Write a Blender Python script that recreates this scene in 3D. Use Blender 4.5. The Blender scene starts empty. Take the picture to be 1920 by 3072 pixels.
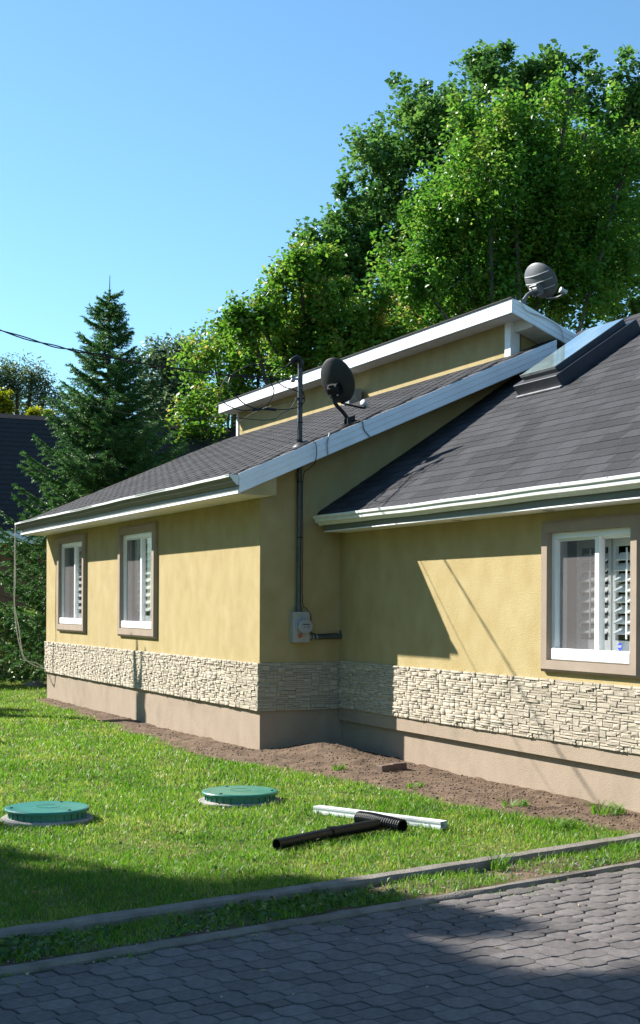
import bpy, math, random
import numpy as np
from mathutils import Vector, Matrix
random.seed(7); RNG = np.random.default_rng(11)
scene = bpy.context.scene
COL = scene.collection
R = math.radians

# ------------------------------------------------------------------ camera
CAM = np.array([13.619, -5.6235, 1.5623]); YAW = 1.1362; ROLL = .0054
cam_d = bpy.data.cameras.new('camera'); cam = bpy.data.objects.new('camera', cam_d); COL.objects.link(cam)
cam_d.sensor_fit = 'HORIZONTAL'; cam_d.sensor_width = 36.0
cam_d.lens = 4200/1920*36.0
cam_d.shift_y = (1817.62-1536)/1920
cam_d.clip_start = .1; cam_d.clip_end = 2000
cam.matrix_world = Matrix.Translation(Vector(CAM)) @ Matrix.Rotation(YAW, 4, 'Z') @ Matrix.Rotation(math.pi/2, 4, 'X') @ Matrix.Rotation(ROLL, 4, 'Z')
scene.camera = cam

# ------------------------------------------------------------------ light
SUNV = np.array([1.43, 1.0, -1.2]); SUNV = SUNV/np.linalg.norm(SUNV)      # direction the light travels
elev = math.asin(-SUNV[2]); azim = math.atan2(-SUNV[0], -SUNV[1])           # compass-like, from +Y towards +X
world = bpy.data.worlds.new('World'); scene.world = world; world.use_nodes = True
wn = world.node_tree.nodes; wl = world.node_tree.links
sky = wn.new('ShaderNodeTexSky'); sky.sky_type = 'NISHITA'; sky.sun_disc = False
sky.sun_elevation = elev; sky.sun_rotation = azim
sky.altitude = 100; sky.air_density = 1.0; sky.dust_density = .25; sky.ozone_density = 2.2
bg = wn['Background']; bg.inputs['Strength'].default_value = .068
tint = wn.new('ShaderNodeVectorMath'); tint.operation = 'MULTIPLY'; tint.inputs[1].default_value = (.785, 1.07, 1.15)   # white balance of a clear, deep sky
wl.new(sky.outputs['Color'], tint.inputs[0]); wl.new(tint.outputs['Vector'], bg.inputs['Color'])
sl = bpy.data.lights.new('sun', 'SUN'); sl.energy = 5.0; sl.angle = R(.53); sl.color = (1.0, .955, .87)
sun = bpy.data.objects.new('sun', sl); COL.objects.link(sun)
sun.rotation_euler = Vector(SUNV).to_track_quat('-Z', 'Y').to_euler(); sun.location = (-20, -14, 20)

scene.view_settings.view_transform = 'Standard'; scene.view_settings.look = 'None'
scene.view_settings.exposure = 1.42; scene.view_settings.gamma = 1.0
scene.view_settings.use_curve_mapping = False
scene.cycles.max_bounces = 8; scene.cycles.transparent_max_bounces = 24
scene.cycles.use_denoising = True

# ------------------------------------------------------------------ helpers
FW = np.array([-math.sin(YAW), math.cos(YAW)]); RT = np.array([math.cos(YAW), math.sin(YAW)])
def plan(r, d, z=0.):
    """a place given by metres to the right of, and in front of, the viewer's standing point"""
    p = CAM[:2] + RT*r + FW*d
    return np.array([p[0], p[1], z])

def tag(o, label=None, cat=None, group=None, kind=None):
    if label: o['label'] = label
    if cat: o['category'] = cat
    if group: o['group'] = group
    if kind: o['kind'] = kind
    return o
def link(o, parent=None):
    COL.objects.link(o)
    if parent is not None: o.parent = parent
    return o
def empty(name, loc=(0, 0, 0), rz=0):
    o = bpy.data.objects.new(name, None); o.location = loc; o.rotation_euler = (0, 0, rz); o.empty_display_size = .2
    return link(o)
def np_mesh(name, verts, faces, mat, parent=None, smooth=False, attr=None):
    """verts (N,3); faces (M,k) array of equal-size polygons"""
    me = bpy.data.meshes.new(name); verts = np.asarray(verts, np.float32); faces = np.asarray(faces, np.int32)
    me.vertices.add(len(verts)); me.vertices.foreach_set('co', verts.ravel())
    k = faces.shape[1]
    me.loops.add(faces.size); me.loops.foreach_set('vertex_index', faces.ravel())
    me.polygons.add(len(faces)); me.polygons.foreach_set('loop_start', np.arange(0, faces.size, k, dtype=np.int32))
    if smooth: me.polygons.foreach_set('use_smooth', np.ones(len(faces), bool))
    me.update(calc_edges=True)
    if attr is not None:
        for an, av in attr.items():
            a = me.attributes.new(an, 'FLOAT', 'POINT'); a.data.foreach_set('value', np.asarray(av, np.float32))
    me.materials.append(mat)
    return link(bpy.data.objects.new(name, me), parent)

class MB:
    def __init__(self): self.v = []; self.f = []
    def add(self, vs, fs):
        b = len(self.v); self.v += [tuple(map(float, p)) for p in vs]; self.f += [tuple(b+i for i in f) for f in fs]; return self
    def box(self, x0, x1, y0, y1, z0, z1):
        vs = [(x, y, z) for z in (z0, z1) for y in (y0, y1) for x in (x0, x1)]
        return self.add(vs, [(0, 2, 3, 1), (4, 5, 7, 6), (0, 1, 5, 4), (2, 6, 7, 3), (0, 4, 6, 2), (1, 3, 7, 5)])
    def obox(self, c, ax, ay, az):
        c, ax, ay, az = map(np.array, (c, ax, ay, az))
        vs = [c+sx*ax+sy*ay+sz*az for sz in (-1, 1) for sy in (-1, 1) for sx in (-1, 1)]
        return self.add(vs, [(0, 2, 3, 1), (4, 5, 7, 6), (0, 1, 5, 4), (2, 6, 7, 3), (0, 4, 6, 2), (1, 3, 7, 5)])
    def prism(self, A, B, caps=True):
        n = len(A); fs = [(i, (i+1) % n, n+(i+1) % n, n+i) for i in range(n)]
        if caps: fs += [tuple(range(n-1, -1, -1)), tuple(range(n, 2*n))]
        return self.add(list(A)+list(B), fs)
    def tube(self, pts, rad, n=8, caps=True):
        pts = [np.array(p, float) for p in pts]; rad = rad if hasattr(rad, '__len__') else [rad]*len(pts)
        rings = []; prev = None
        for i, p in enumerate(pts):
            t = pts[min(i+1, len(pts)-1)]-pts[max(i-1, 0)]; t = t/(np.linalg.norm(t)+1e-9)
            a = prev if prev is not None else (np.array([0, 0, 1.]) if abs(t[2]) < .9 else np.array([1., 0, 0]))
            a = a-t*(a@t); a /= np.linalg.norm(a)+1e-9; b = np.cross(t, a); prev = a
            rings.append([p+rad[i]*(a*math.cos(q)+b*math.sin(q)) for q in [2*math.pi*k/n for k in range(n)]])
        vs = [q for r in rings for q in r]; fs = []
        for i in range(len(rings)-1):
            for k in range(n): fs.append((i*n+k, i*n+(k+1) % n, (i+1)*n+(k+1) % n, (i+1)*n+k))
        if caps: fs += [tuple(range(n-1, -1, -1)), tuple((len(rings)-1)*n+k for k in range(n))]
        return self.add(vs, fs)
    def lathe(self, c, axis, prof, n=32, sx=1., sy=1., up=(0, 0, 1)):
        """prof: list of (radius, height along axis)"""
        c = np.array(c, float); ax = np.array(axis, float); ax /= np.linalg.norm(ax)
        u = np.array(up, float); u = u-ax*(u@ax)
        if np.linalg.norm(u) < 1e-4: u = np.array([1., 0, 0])-ax*ax[0]
        u /= np.linalg.norm(u); w = np.cross(u, ax)
        vs = []; fs = []
        for r, h in prof:
            for k in range(n):
                q = 2*math.pi*k/n; vs.append(c+ax*h+r*(w*math.cos(q)*sx+u*math.sin(q)*sy))
        for i in range(len(prof)-1):
            for k in range(n): fs.append((i*n+k, i*n+(k+1) % n, (i+1)*n+(k+1) % n, (i+1)*n+k))
        fs += [tuple(range(n-1, -1, -1)), tuple((len(prof)-1)*n+k for k in range(n))]
        return self.add(vs, fs)
    def build(self, name, mat, parent=None, smooth=False, bevel=0):
        me = bpy.data.meshes.new(name); me.from_pydata(self.v, [], self.f); me.update()
        import bmesh
        bm = bmesh.new(); bm.from_mesh(me); bmesh.ops.recalc_face_normals(bm, faces=bm.faces)
        if bevel: bmesh.ops.bevel(bm, geom=[e for e in bm.edges], offset=bevel, segments=1, affect='EDGES', clamp_overlap=True)
        bm.to_mesh(me); bm.free()
        me.materials.append(mat)
        if smooth:
            me.polygons.foreach_set('use_smooth', np.ones(len(me.polygons), bool))
            try: me.set_sharp_from_angle(angle=R(35))
            except Exception: pass
        return link(bpy.data.objects.new(name, me), parent)
def spline(pts, n=12):
    pts = [np.array(p, float) for p in pts]; P = [2*pts[0]-pts[1]]+pts+[2*pts[-1]-pts[-2]]; out = []
    for i in range(1, len(P)-2):
        for k in range(n):
            t = k/n; a, b, c, d = P[i-1:i+3]
            out.append(.5*((2*b)+(c-a)*t+(2*a-5*b+4*c-d)*t*t+(-a+3*b-3*c+d)*t**3))
    return out+[pts[-1]]

# ------------------------------------------------------------------ materials
def nodes_of(name):
    m = bpy.data.materials.new(name); m.use_nodes = True
    n = m.node_tree.nodes; return m, n, m.node_tree.links, n['Principled BSDF']
def ramp(n, stops):
    r = n.new('ShaderNodeValToRGB'); e = r.color_ramp.elements
    while len(e) < len(stops): e.new(.5)
    for i, (p, c) in enumerate(stops): e[i].position = p; e[i].color = (*c, 1)
    return r
def mul(c, k): return tuple(min(1, x*k) for x in c)
def mat(name, c, rough=.7, var=.12, scale=6., bump=0., bscale=60., metallic=0., spec=.4, stretch=None, c2=None, detail=5, rnd=0., stain=0.):
    m, n, l, p = nodes_of(name)
    tc = n.new('ShaderNodeTexCoord'); src = tc.outputs['Object']
    if stretch:
        mp = n.new('ShaderNodeMapping'); mp.inputs['Scale'].default_value = stretch; l.new(src, mp.inputs['Vector']); src2 = mp.outputs['Vector']
    else: src2 = src
    nz = n.new('ShaderNodeTexNoise'); nz.inputs['Scale'].default_value = scale; nz.inputs['Detail'].default_value = detail
    l.new(src2, nz.inputs['Vector'])
    r = ramp(n, [(.3, mul(c, 1-var)), (.7, c2 if c2 else mul(c, 1+var))]); l.new(nz.outputs['Fac'], r.inputs['Fac'])
    out = r.outputs['Color']
    if stain:
        n2 = n.new('ShaderNodeTexNoise'); n2.inputs['Scale'].default_value = 1.3; n2.inputs['Detail'].default_value = 8; n2.inputs['Roughness'].default_value = .65; n2.inputs['Distortion'].default_value = .6; l.new(src, n2.inputs['Vector'])
        m2 = n.new('ShaderNodeMapRange'); m2.inputs['From Min'].default_value = .52; m2.inputs['From Max'].default_value = .68; m2.inputs['To Min'].default_value = 1; m2.inputs['To Max'].default_value = 1-stain*1.6; l.new(n2.outputs['Fac'], m2.inputs['Value'])
        v2 = n.new('ShaderNodeVectorMath'); v2.operation = 'SCALE'; l.new(out, v2.inputs[0]); l.new(m2.outputs[0], v2.inputs['Scale']); out = v2.outputs['Vector']
    if rnd:
        at = n.new('ShaderNodeAttribute'); at.attribute_name = 'rnd'; oi = n.new('ShaderNodeObjectInfo')
        ad = n.new('ShaderNodeMath'); ad.operation = 'ADD'; l.new(at.outputs['Fac'], ad.inputs[0]); l.new(oi.outputs['Random'], ad.inputs[1])
        fr = n.new('ShaderNodeMath'); fr.operation = 'FRACT'; l.new(ad.outputs[0], fr.inputs[0])
        mr = n.new('ShaderNodeMapRange'); mr.inputs['To Min'].default_value = 1-rnd; mr.inputs['To Max'].default_value = 1+rnd
        l.new(fr.outputs[0], mr.inputs['Value'])
        mx = n.new('ShaderNodeVectorMath'); mx.operation = 'SCALE'; l.new(out, mx.inputs[0]); l.new(mr.outputs[0], mx.inputs['Scale']); out = mx.outputs['Vector']
    l.new(out, p.inputs['Base Color'])
    p.inputs['Roughness'].default_value = rough; p.inputs['Metallic'].default_value = metallic; p.inputs['Specular IOR Level'].default_value = spec
    if bump:
        b = n.new('ShaderNodeTexNoise'); b.inputs['Scale'].default_value = bscale; b.inputs['Detail'].default_value = 4; l.new(src, b.inputs['Vector'])
        bn = n.new('ShaderNodeBump'); bn.inputs['Strength'].default_value = bump; bn.inputs['Distance'].default_value = .01
        l.new(b.outputs['Fac'], bn.inputs['Height']); l.new(bn.outputs['Normal'], p.inputs['Normal'])
    return m
def leaf_mat(name, stops, trans=.35, rough=.45, spec=.5):
    m, n, l, p = nodes_of(name)
    at = n.new('ShaderNodeAttribute'); at.attribute_name = 'rnd'
    r = ramp(n, stops); l.new(at.outputs['Fac'], r.inputs['Fac']); l.new(r.outputs['Color'], p.inputs['Base Color'])
    p.inputs['Roughness'].default_value = rough; p.inputs['Specular IOR Level'].default_value = spec
    tr = n.new('ShaderNodeBsdfTranslucent'); hs = n.new('ShaderNodeHueSaturation'); hs.inputs['Value'].default_value = 1.3; hs.inputs['Saturation'].default_value = 1.05; hs.inputs['Hue'].default_value = .492
    l.new(r.outputs['Color'], hs.inputs['Color']); l.new(hs.outputs['Color'], tr.inputs['Color'])
    mx = n.new('ShaderNodeMixShader'); mx.inputs[0].default_value = trans
    l.new(p.outputs[0], mx.inputs[1]); l.new(tr.outputs[0], mx.inputs[2]); l.new(mx.outputs[0], n['Material Output'].inputs['Surface'])
    return m

YEL = (.368, .280, .125)
M_stucco = mat('stucco_yellow', YEL, .88, .05, 4.5, .55, 130, c2=(.41, .330, .170), stretch=(1, 1, .7), spec=.2, stain=.05, detail=9)
M_base = mat('stucco_taupe', (0.307, 0.242, 0.184), .9, .07, 5., .5, 130, stretch=(1, 1, .6), spec=.2, stain=.12, detail=8)
M_trim = mat('trim_taupe', (.300, .238, .190), .88, .08, 6., .35, 220, spec=.2)
M_stone = mat('ledge_stone', (0.386, 0.332, 0.256), .85, .12, 22., .5, 70, c2=(0.462, 0.407, 0.332), rnd=.13, spec=.25)
M_joint = mat('stone_joint', (0.270, 0.221, 0.162), .95, .2, 30., .3, 90)
M_shingle = mat('asphalt_shingle', (0.041, 0.041, 0.046), .93, .22, 55., .6, 260, rnd=.30, spec=.2)
M_felt = mat('roof_felt', (.03, .028, .03), .95, .2, 20.)
M_white = mat('white_aluminium', (.79, .80, .83), .42, .05, 3., .05, 30, spec=.4, stain=.07)
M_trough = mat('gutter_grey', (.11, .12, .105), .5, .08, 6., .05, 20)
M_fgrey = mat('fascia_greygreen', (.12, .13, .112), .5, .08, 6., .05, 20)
M_gutter = mat('gutter_enamel', (.66, .70, .69), .35, .07, 7., .06, 18, spec=.5)
M_vinyl = mat('white_vinyl', (.80, .81, .82), .4, .03, 4.)
M_soffit = mat('soffit_board', (.62, .61, .60), .55, .06, 4.)
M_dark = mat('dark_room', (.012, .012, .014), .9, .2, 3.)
M_louver = mat('shutter_white', (.78, .78, .78), .45, .03, 3.)
M_black = mat('black_plastic', (.006, .0065, .008), .40, .25, 9., .1, 60, spec=.3)
M_dish = mat('dish_charcoal', (.022, .023, .026), .5, .15, 6., .08, 80)
M_dishg = mat('dish_grey', (.10, .104, .112), .45, .15, 9., .08, 60, spec=.5)
M_dishp = mat('dish_pale', (.42, .43, .45), .4, .1, 9., spec=.5)
M_galv = mat('galvanised_dark', (.075, .08, .085), .5, .25, 14., .1, 50, metallic=.35)
M_galvl = mat('galvanised_light', (.30, .31, .32), .45, .2, 10., .1, 50, metallic=.3)
M_box = mat('meter_box_grey', (0.324, 0.324, 0.315), .55, .08, 7.)
M_cable = mat('black_cable', (.008, .008, .009), .5, .2, 6.)
M_wcable = mat('white_cable', (.55, .53, .48), .5, .1, 6.)
M_lid = mat('green_plastic', (.018, .185, .132), .34, .22, 7., .15, 60, spec=.6, c2=(.035, .19, .14), stain=.15)
M_conc = mat('concrete', (0.306, 0.289, 0.264), .92, .2, 9., .6, 60, spec=.2)
M_curb = mat('kerb_concrete', (0.174, 0.157, 0.136), .93, .24, 7., .8, 70, spec=.2, stain=.2)
M_paver = mat('paving_concrete', (0.130, 0.117, 0.114), .92, .20, 26., .7, 160, rnd=.20, stain=.14, spec=.2)
M_bed = mat('joint_sand', (.035, .032, .022), .97, .4, 18., .8, 70, c2=(.045, .055, .018))
M_soil = mat('bare_soil', (0.092, 0.060, 0.039), .97, .28, 7., .7, 40, c2=(0.157, 0.109, 0.075), spec=.15, detail=9)
M_turf = mat('turf_soil', (.075, .11, .024), .97, .35, 2.2, .8, 30, c2=(.15, .135, .05), spec=.1, detail=8)
M_brick = mat('red_brick', (0.105, 0.068, 0.055), .9, .25, 25., .6, 80, rnd=.3)
M_rock = mat('field_rock', (.20, .185, .165), .92, .3, 9., 1., 30)
M_bark = mat('bark', (.060, .048, .038), .95, .35, 14., 1., 25, stretch=(1, 1, .25))
M_barkl = mat('bark_grey', (.10, .088, .075), .95, .3, 14., 1., 25, stretch=(1, 1, .25))
M_nroof = mat('neighbour_shingle', (0.027, 0.025, 0.027), .95, .2, 14., .5, 60)
M_nwall = mat('neighbour_wall', (0.255, 0.128, 0.072), .9, .15, 5., .3, 60)
M_deadleaf = mat('dead_leaf', (.42, .33, .19), .8, .3, 30., .3, 90)
M_pebble = mat('pebble', (.30, .27, .23), .9, .3, 20., rnd=.3)
M_twire = mat('pole_wood', (.13, .10, .075), .93, .3, 9., .7, 40, stretch=(1, 1, .1))

M_glass, n, l, p = nodes_of('window_glass')
gl = n.new('ShaderNodeBsdfGlossy'); gl.inputs['Roughness'].default_value = .01
tp = n.new('ShaderNodeBsdfTransparent'); tp.inputs['Color'].default_value = (.95, .965, .965, 1)
fr = n.new('ShaderNodeFresnel'); fr.inputs['IOR'].default_value = 1.5
mx = n.new('ShaderNodeMixShader'); ge = n.new('ShaderNodeNewGeometry'); iv = n.new('ShaderNodeMath'); iv.operation = 'SUBTRACT'; iv.inputs[0].default_value = 1; l.new(ge.outputs['Backfacing'], iv.inputs[1])
ml = n.new('ShaderNodeMath'); ml.operation = 'MULTIPLY'; l.new(fr.outputs[0], ml.inputs[0]); l.new(iv.outputs[0], ml.inputs[1])
l.new(ml.outputs[0], mx.inputs[0]); l.new(tp.outputs[0], mx.inputs[1]); l.new(gl.outputs[0], mx.inputs[2]); l.new(mx.outputs[0], n['Material Output'].inputs['Surface'])
M_skyglass, n, l, p = nodes_of('skylight_glass')
p.inputs['Base Color'].default_value = (.25, .34, .36, 1); p.inputs['Roughness'].default_value = .04; p.inputs['Specular IOR Level'].default_value = .9
p.inputs['Coat Weight'].default_value = 1.0; p.inputs['Coat IOR'].default_value = 2.0; p.inputs['Coat Roughness'].default_value = .02
nz = n.new('ShaderNodeTexNoise'); nz.inputs['Scale'].default_value = 2.5; tc = n.new('ShaderNodeTexCoord'); l.new(tc.outputs['Object'], nz.inputs['Vector'])
rr = ramp(n, [(.4, (.20, .28, .30)), (.7, (.33, .42, .42))]); l.new(nz.outputs['Fac'], rr.inputs['Fac']); l.new(rr.outputs['Color'], p.inputs['Base Color'])
M_screen, n, l, p = nodes_of('insect_screen')
tp = n.new('ShaderNodeBsdfTransparent'); df = n.new('ShaderNodeBsdfDiffuse'); df.inputs['Color'].default_value = (.17, .16, .165, 1)
mx = n.new('ShaderNodeMixShader'); mx.inputs[0].default_value = .38
l.new(tp.outputs[0], mx.inputs[1]); l.new(df.outputs[0], mx.inputs[2]); l.new(mx.outputs[0], n['Material Output'].inputs['Surface'])
M_blue = mat('sticker_blue', (.02, .05, .45), .4, .02, 3.)
M_print = mat('print_white', (.85, .85, .88), .4, .02, 3.)
M_orange = mat('seal_orange', (.42, .09, .03), .5, .1, 9.)
M_mglass, n, l, p = nodes_of('meter_face'); p.inputs['Base Color'].default_value = (.30, .31, .33, 1); p.inputs['Roughness'].default_value = .12; p.inputs['Coat Weight'].default_value = .8
M_ink = mat('ink_dark', (.02, .02, .025), .5, .05, 3.)

# ------------------------------------------------------------------ key dimensions of the house
XL, D = -9.2, .933                    # left end of the wing; the recessed wall stands D behind the wing's front
YE, XE = -.40, .42                    # eave line, gable overhang
KL = .44                              # wing roof pitch
def zl(y): return 2.913+KL*(y-YE)
KR = .664; YR0, ZR0 = .63, 2.549
def zr(y): return ZR0+KR*(y-YR0)
YC = 3.10                             # clerestory wall
XR = 9.5                              # right end of the house (outside the picture)
YRIDGE = 3.95; YB = 7.4

house = empty('house', (0, 0, 0))
tag(house, 'yellow stucco bungalow with stone band, grey shingle roofs and clerestory', 'house')

def wall_holes(mb, x0, x1, z0, z1, y, holes, depth=.14):
    xs = sorted({x0, x1, *[h[0] for h in holes], *[h[1] for h in holes]}); zs = sorted({z0, z1, *[h[2] for h in holes], *[h[3] for h in holes]})
    for a, b in zip(xs, xs[1:]):
        for c, d in zip(zs, zs[1:]):
            if any(h[0] <= a and b <= h[1] and h[2] <= c and d <= h[3] for h in holes): continue
            mb.add([(a, y, c), (b, y, c), (b, y, d), (a, y, d)], [(0, 1, 2, 3)])
    for h in holes:
        a, b, c, d = h
        mb.add([(a, y, c), (b, y, c), (b, y, d), (a, y, d), (a, y+depth, c), (b, y+depth, c), (b, y+depth, d), (a, y+depth, d)], [(0, 4, 5, 1), (1, 5, 6, 2), (2, 6, 7, 3), (3, 7, 4, 0)])

WINS = [(-8.235, -6.85, 1.255, 2.522, 0.), (-4.905, -3.508, 1.246, 2.511, 0.), (4.005, 5.105, 1.13, 2.17, D)]
# --- stucco walls
mb = MB(); wall_holes(mb, XL, 0, .955, 2.72, 0., [(a, b, c, d) for a, b, c, d, y in WINS if y == 0])
mb.build('wall', M_stucco, house)
mb = MB(); mb.add([(0, 0, .955), (0, D, .955), (0, D, 1.5), (0, 7.2, 1.5), (0, 7.2, zl(YC)-.1), (0, YC, zl(YC)-.1), (0, 0, zl(0)-.17)], [tuple(range(7))])
mb.build('wall', M_stucco, house)
mb = MB(); wall_holes(mb, 0, XR, .965, 2.50, D, [WINS[2][:4]]); mb.build('wall', M_stucco, house)
mb = MB(); mb.add([(XL, 0, .3), (XL, 7.2, .3), (XL, 7.2, 4.2), (XL, YC, zl(YC)-.1), (XL, 0, zl(0)-.17)], [tuple(range(5))]); mb.build('wall', M_stucco, house)
mb = MB(); mb.box(XL, XR, 7.2, YB, -.1, 3.5); mb.build('wall', M_stucco, house)
mb = MB(); mb.add([(XR, D, -.1), (XR, 7.2, -.1), (XR, 7.2, 2.5), (XR, YRIDGE, zr(YRIDGE)-.1), (XR, D, zr(D)-.1)], [tuple(range(5))]); mb.build('wall', M_stucco, house)
# inner partition so that the rooms stay dark
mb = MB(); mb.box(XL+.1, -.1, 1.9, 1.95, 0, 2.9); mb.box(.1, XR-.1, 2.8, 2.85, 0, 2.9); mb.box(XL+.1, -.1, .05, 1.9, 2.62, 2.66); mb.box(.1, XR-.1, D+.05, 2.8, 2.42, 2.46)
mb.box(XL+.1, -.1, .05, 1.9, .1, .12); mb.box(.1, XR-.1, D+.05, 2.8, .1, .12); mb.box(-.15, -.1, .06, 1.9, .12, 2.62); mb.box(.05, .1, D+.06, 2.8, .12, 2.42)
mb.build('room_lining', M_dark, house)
# --- taupe base: below the stone; on the recessed side a ledge stands proud of it
mb = MB(); mb.box(XL+.02, -.012, .012, .10, -.25, .452); mb.box(-.10, -.012, .10, D+.1, -.25, .452); mb.build('base_wall', M_base, house)
mb = MB(); mb.box(0, XR, D+.045, D+.12, -.25, .335); mb.build('base_wall', M_base, house)
mb = MB(); mb.box(0, XR, D-.004, D+.12, .335, .468); mb.build('base_ledge', M_base, house)

# --- ledge stone band
def stone_variant(seed):
    r = random.Random(seed)
    j = lambda a: r.uniform(-a, a)
    # unit stone: x -.5...5, z -.5...5, front at y=-1 (scaled by its own depth)
    bk = [(-.5, 0, -.5), (.5, 0, -.5), (.5, 0, .5), (-.5, 0, .5)]
    m1 = [(-.495+j(.012), -.8+j(.1), -.48+j(.03)), (.495+j(.012), -.8+j(.1), -.48+j(.03)), (.495+j(.012), -.8+j(.1), .48+j(.03)), (-.495+j(.012), -.8+j(.1), .48+j(.03))]
    fr_ = [(-.45+j(.03), -1+j(.14), -.36+j(.1)), (.45+j(.03), -1+j(.14), -.36+j(.1)), (.45+j(.03), -1+j(.14), .38+j(.08)), (-.45+j(.03), -1+j(.14), .38+j(.08))]
    cc = [(j(.25), -1.05+j(.15), j(.2))]
    vs = bk+m1+fr_+cc; fs = []
    for i in range(4):
        k = (i+1) % 4; fs += [(i, k, 4+k), (i, 4+k, 4+i), (4+i, 4+k, 8+k), (4+i, 8+k, 8+i), (8+i, 8+k, 12)]
    return np.array(vs), np.array(fs)
SV = [stone_variant(i) for i in range(14)]
SV_ME = []
for vs, fs in SV:
    me = bpy.data.meshes.new('stone'); me.from_pydata([tuple(v) for v in vs], [], [tuple(f) for f in fs]); me.update(); me.materials.append(M_stone); SV_ME.append(me)
def pack(length, height, seed):
    """cut a band into interlocking ledge stones: the same moulded panel repeats along the wall, as in cast veneer"""
    r = random.Random(seed); cx, cz = .044, .0213; out = []
    pw = 14; ph = 12      # one panel: .61 x .256
    def panel(rr):
        g = [[0]*pw for _ in range(ph)]; res = []
        for z in range(ph):
            x = 0
            while x < pw:
                if g[z][x]: x += 1; continue
                w, h = rr.choice([(2, 1), (3, 1), (4, 1), (5, 1), (3, 2), (4, 2), (2, 2), (2, 3), (1, 1), (1, 2), (5, 1), (3, 2), (4, 1), (3, 1)])
                w = min(w, pw-x); h = min(h, ph-z)
                ww = 0
                while ww < w and not g[z][x+ww]: ww += 1
                w = ww
                hh = 1
                while hh < h and all(not g[z+hh][x+i] for i in range(w)): hh += 1
                h = hh
                for a in range(h):
                    for b in range(w): g[z+a][x+b] = 1
                res.append((x, z, w, h, rr.choice([.013, .015, .017, .019, .022]))); x += w
        return res
    pans = [panel(random.Random(seed*10+i)) for i in range(2)]
    np_ = int(math.ceil(length/(pw*cx))); ch = height/2/ph
    for row in range(2):
        off = -.30 if row else 0
        for q in range(-1, np_+1):
            for (x, z, w, h, d) in pans[row]:
                x0 = q*pw*cx+x*cx+off; x1 = x0+w*cx; z0 = row*ph*ch+z*ch; z1 = z0+h*ch
                x0 = max(x0, 0); x1 = min(x1, length)
                if x1-x0 < .012: continue
                out.append((x0+.0008, x1-.0008, z0+.0006, z1-.0006, d*r.uniform(.92, 1.08)+.004, r.randrange(14)))
    return out
ZS0, ZS1 = .452, .957
def stones_world(length, origin, ux, uy, seed):
    """ux: along the wall, uy: into the wall"""
    res = []
    ux = np.array(ux, float); uy = np.array(uy, float)
    for (x0, x1, z0, z1, d, k) in pack(length, ZS1-ZS0, seed):
        c = np.array(origin, float)+ux*(x0+x1)/2+np.array([0, 0, (z0+z1)/2]); res.append((c, x1-x0, z1-z0, d, k, ux, uy))
    return res
def stuff_mesh(items, variants, name, mat_, parent, kind='stuff'):
    V = []; F = []; A = []; b = 0
    for (Mx, k) in items:
        vs, fs = variants[k]; w = vs@Mx[:3, :3].T+Mx[:3, 3]; V.append(w); F.append(fs+b); A.append(np.full(len(w), random.random())); b += len(w)
    o = np_mesh(name, np.concatenate(V), np.concatenate(F), mat_, parent, attr={'rnd': np.concatenate(A)})
    o['kind'] = kind; return o
def stone_matrix(s):
    c, w, h, d, k, ux, uy = s
    m = np.eye(4); m[:3, 0] = ux*w; m[:3, 1] = uy*d; m[:3, 2] = (0, 0, h); m[:3, 3] = c; return m
def stone_band(boxargs, stones, singles):
    mb = MB(); [mb.box(*a) for a in boxargs]; band = mb.build('stone_band', M_joint, house)
    stones = sorted(stones, key=lambda s: np.linalg.norm(s[0][:2]-CAM[:2])); inframe = []
    rest = []
    for s in stones:
        (inframe if len(inframe) < singles and singles_ok(s[0]) else rest).append(s)
    for s in inframe:
        o = bpy.data.objects.new('stone', SV_ME[s[4]]); o.matrix_world = Matrix(stone_matrix(s).tolist()); link(o, band)
    if rest: stuff_mesh([(stone_matrix(s), s[4]) for s in rest], SV, 'stone_facing', M_stone, band)
    return band
def uv(p):
    d = np.array(p)-CAM; r = d[:2]@RT; w = d[:2]@FW; return r/w, d[2]/w
def singles_ok(p):
    a, b = uv(p); return abs(a) < .2286
st_r = stones_world(XR-.05, (0.03, D-.004, ZS0+.016), (1, 0, 0), (0, 1, 0), 3)
stone_band([(0, XR, D-.004, D+.10, .468, .972)], st_r, 300)
st_l = stones_world(9.245, (XL-.02, -.004, ZS0), (1, 0, 0), (0, 1, 0), 5)
st_c = stones_world(D+.03, (.004, -.03, ZS0), (0, 1, 0), (-1, 0, 0), 9)
stone_band([(XL-.01, -.10, -.004, .10, .452, .955), (-.10, .004, -.004, D+.1, .452, .955)], st_l+st_c, 300)

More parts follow.
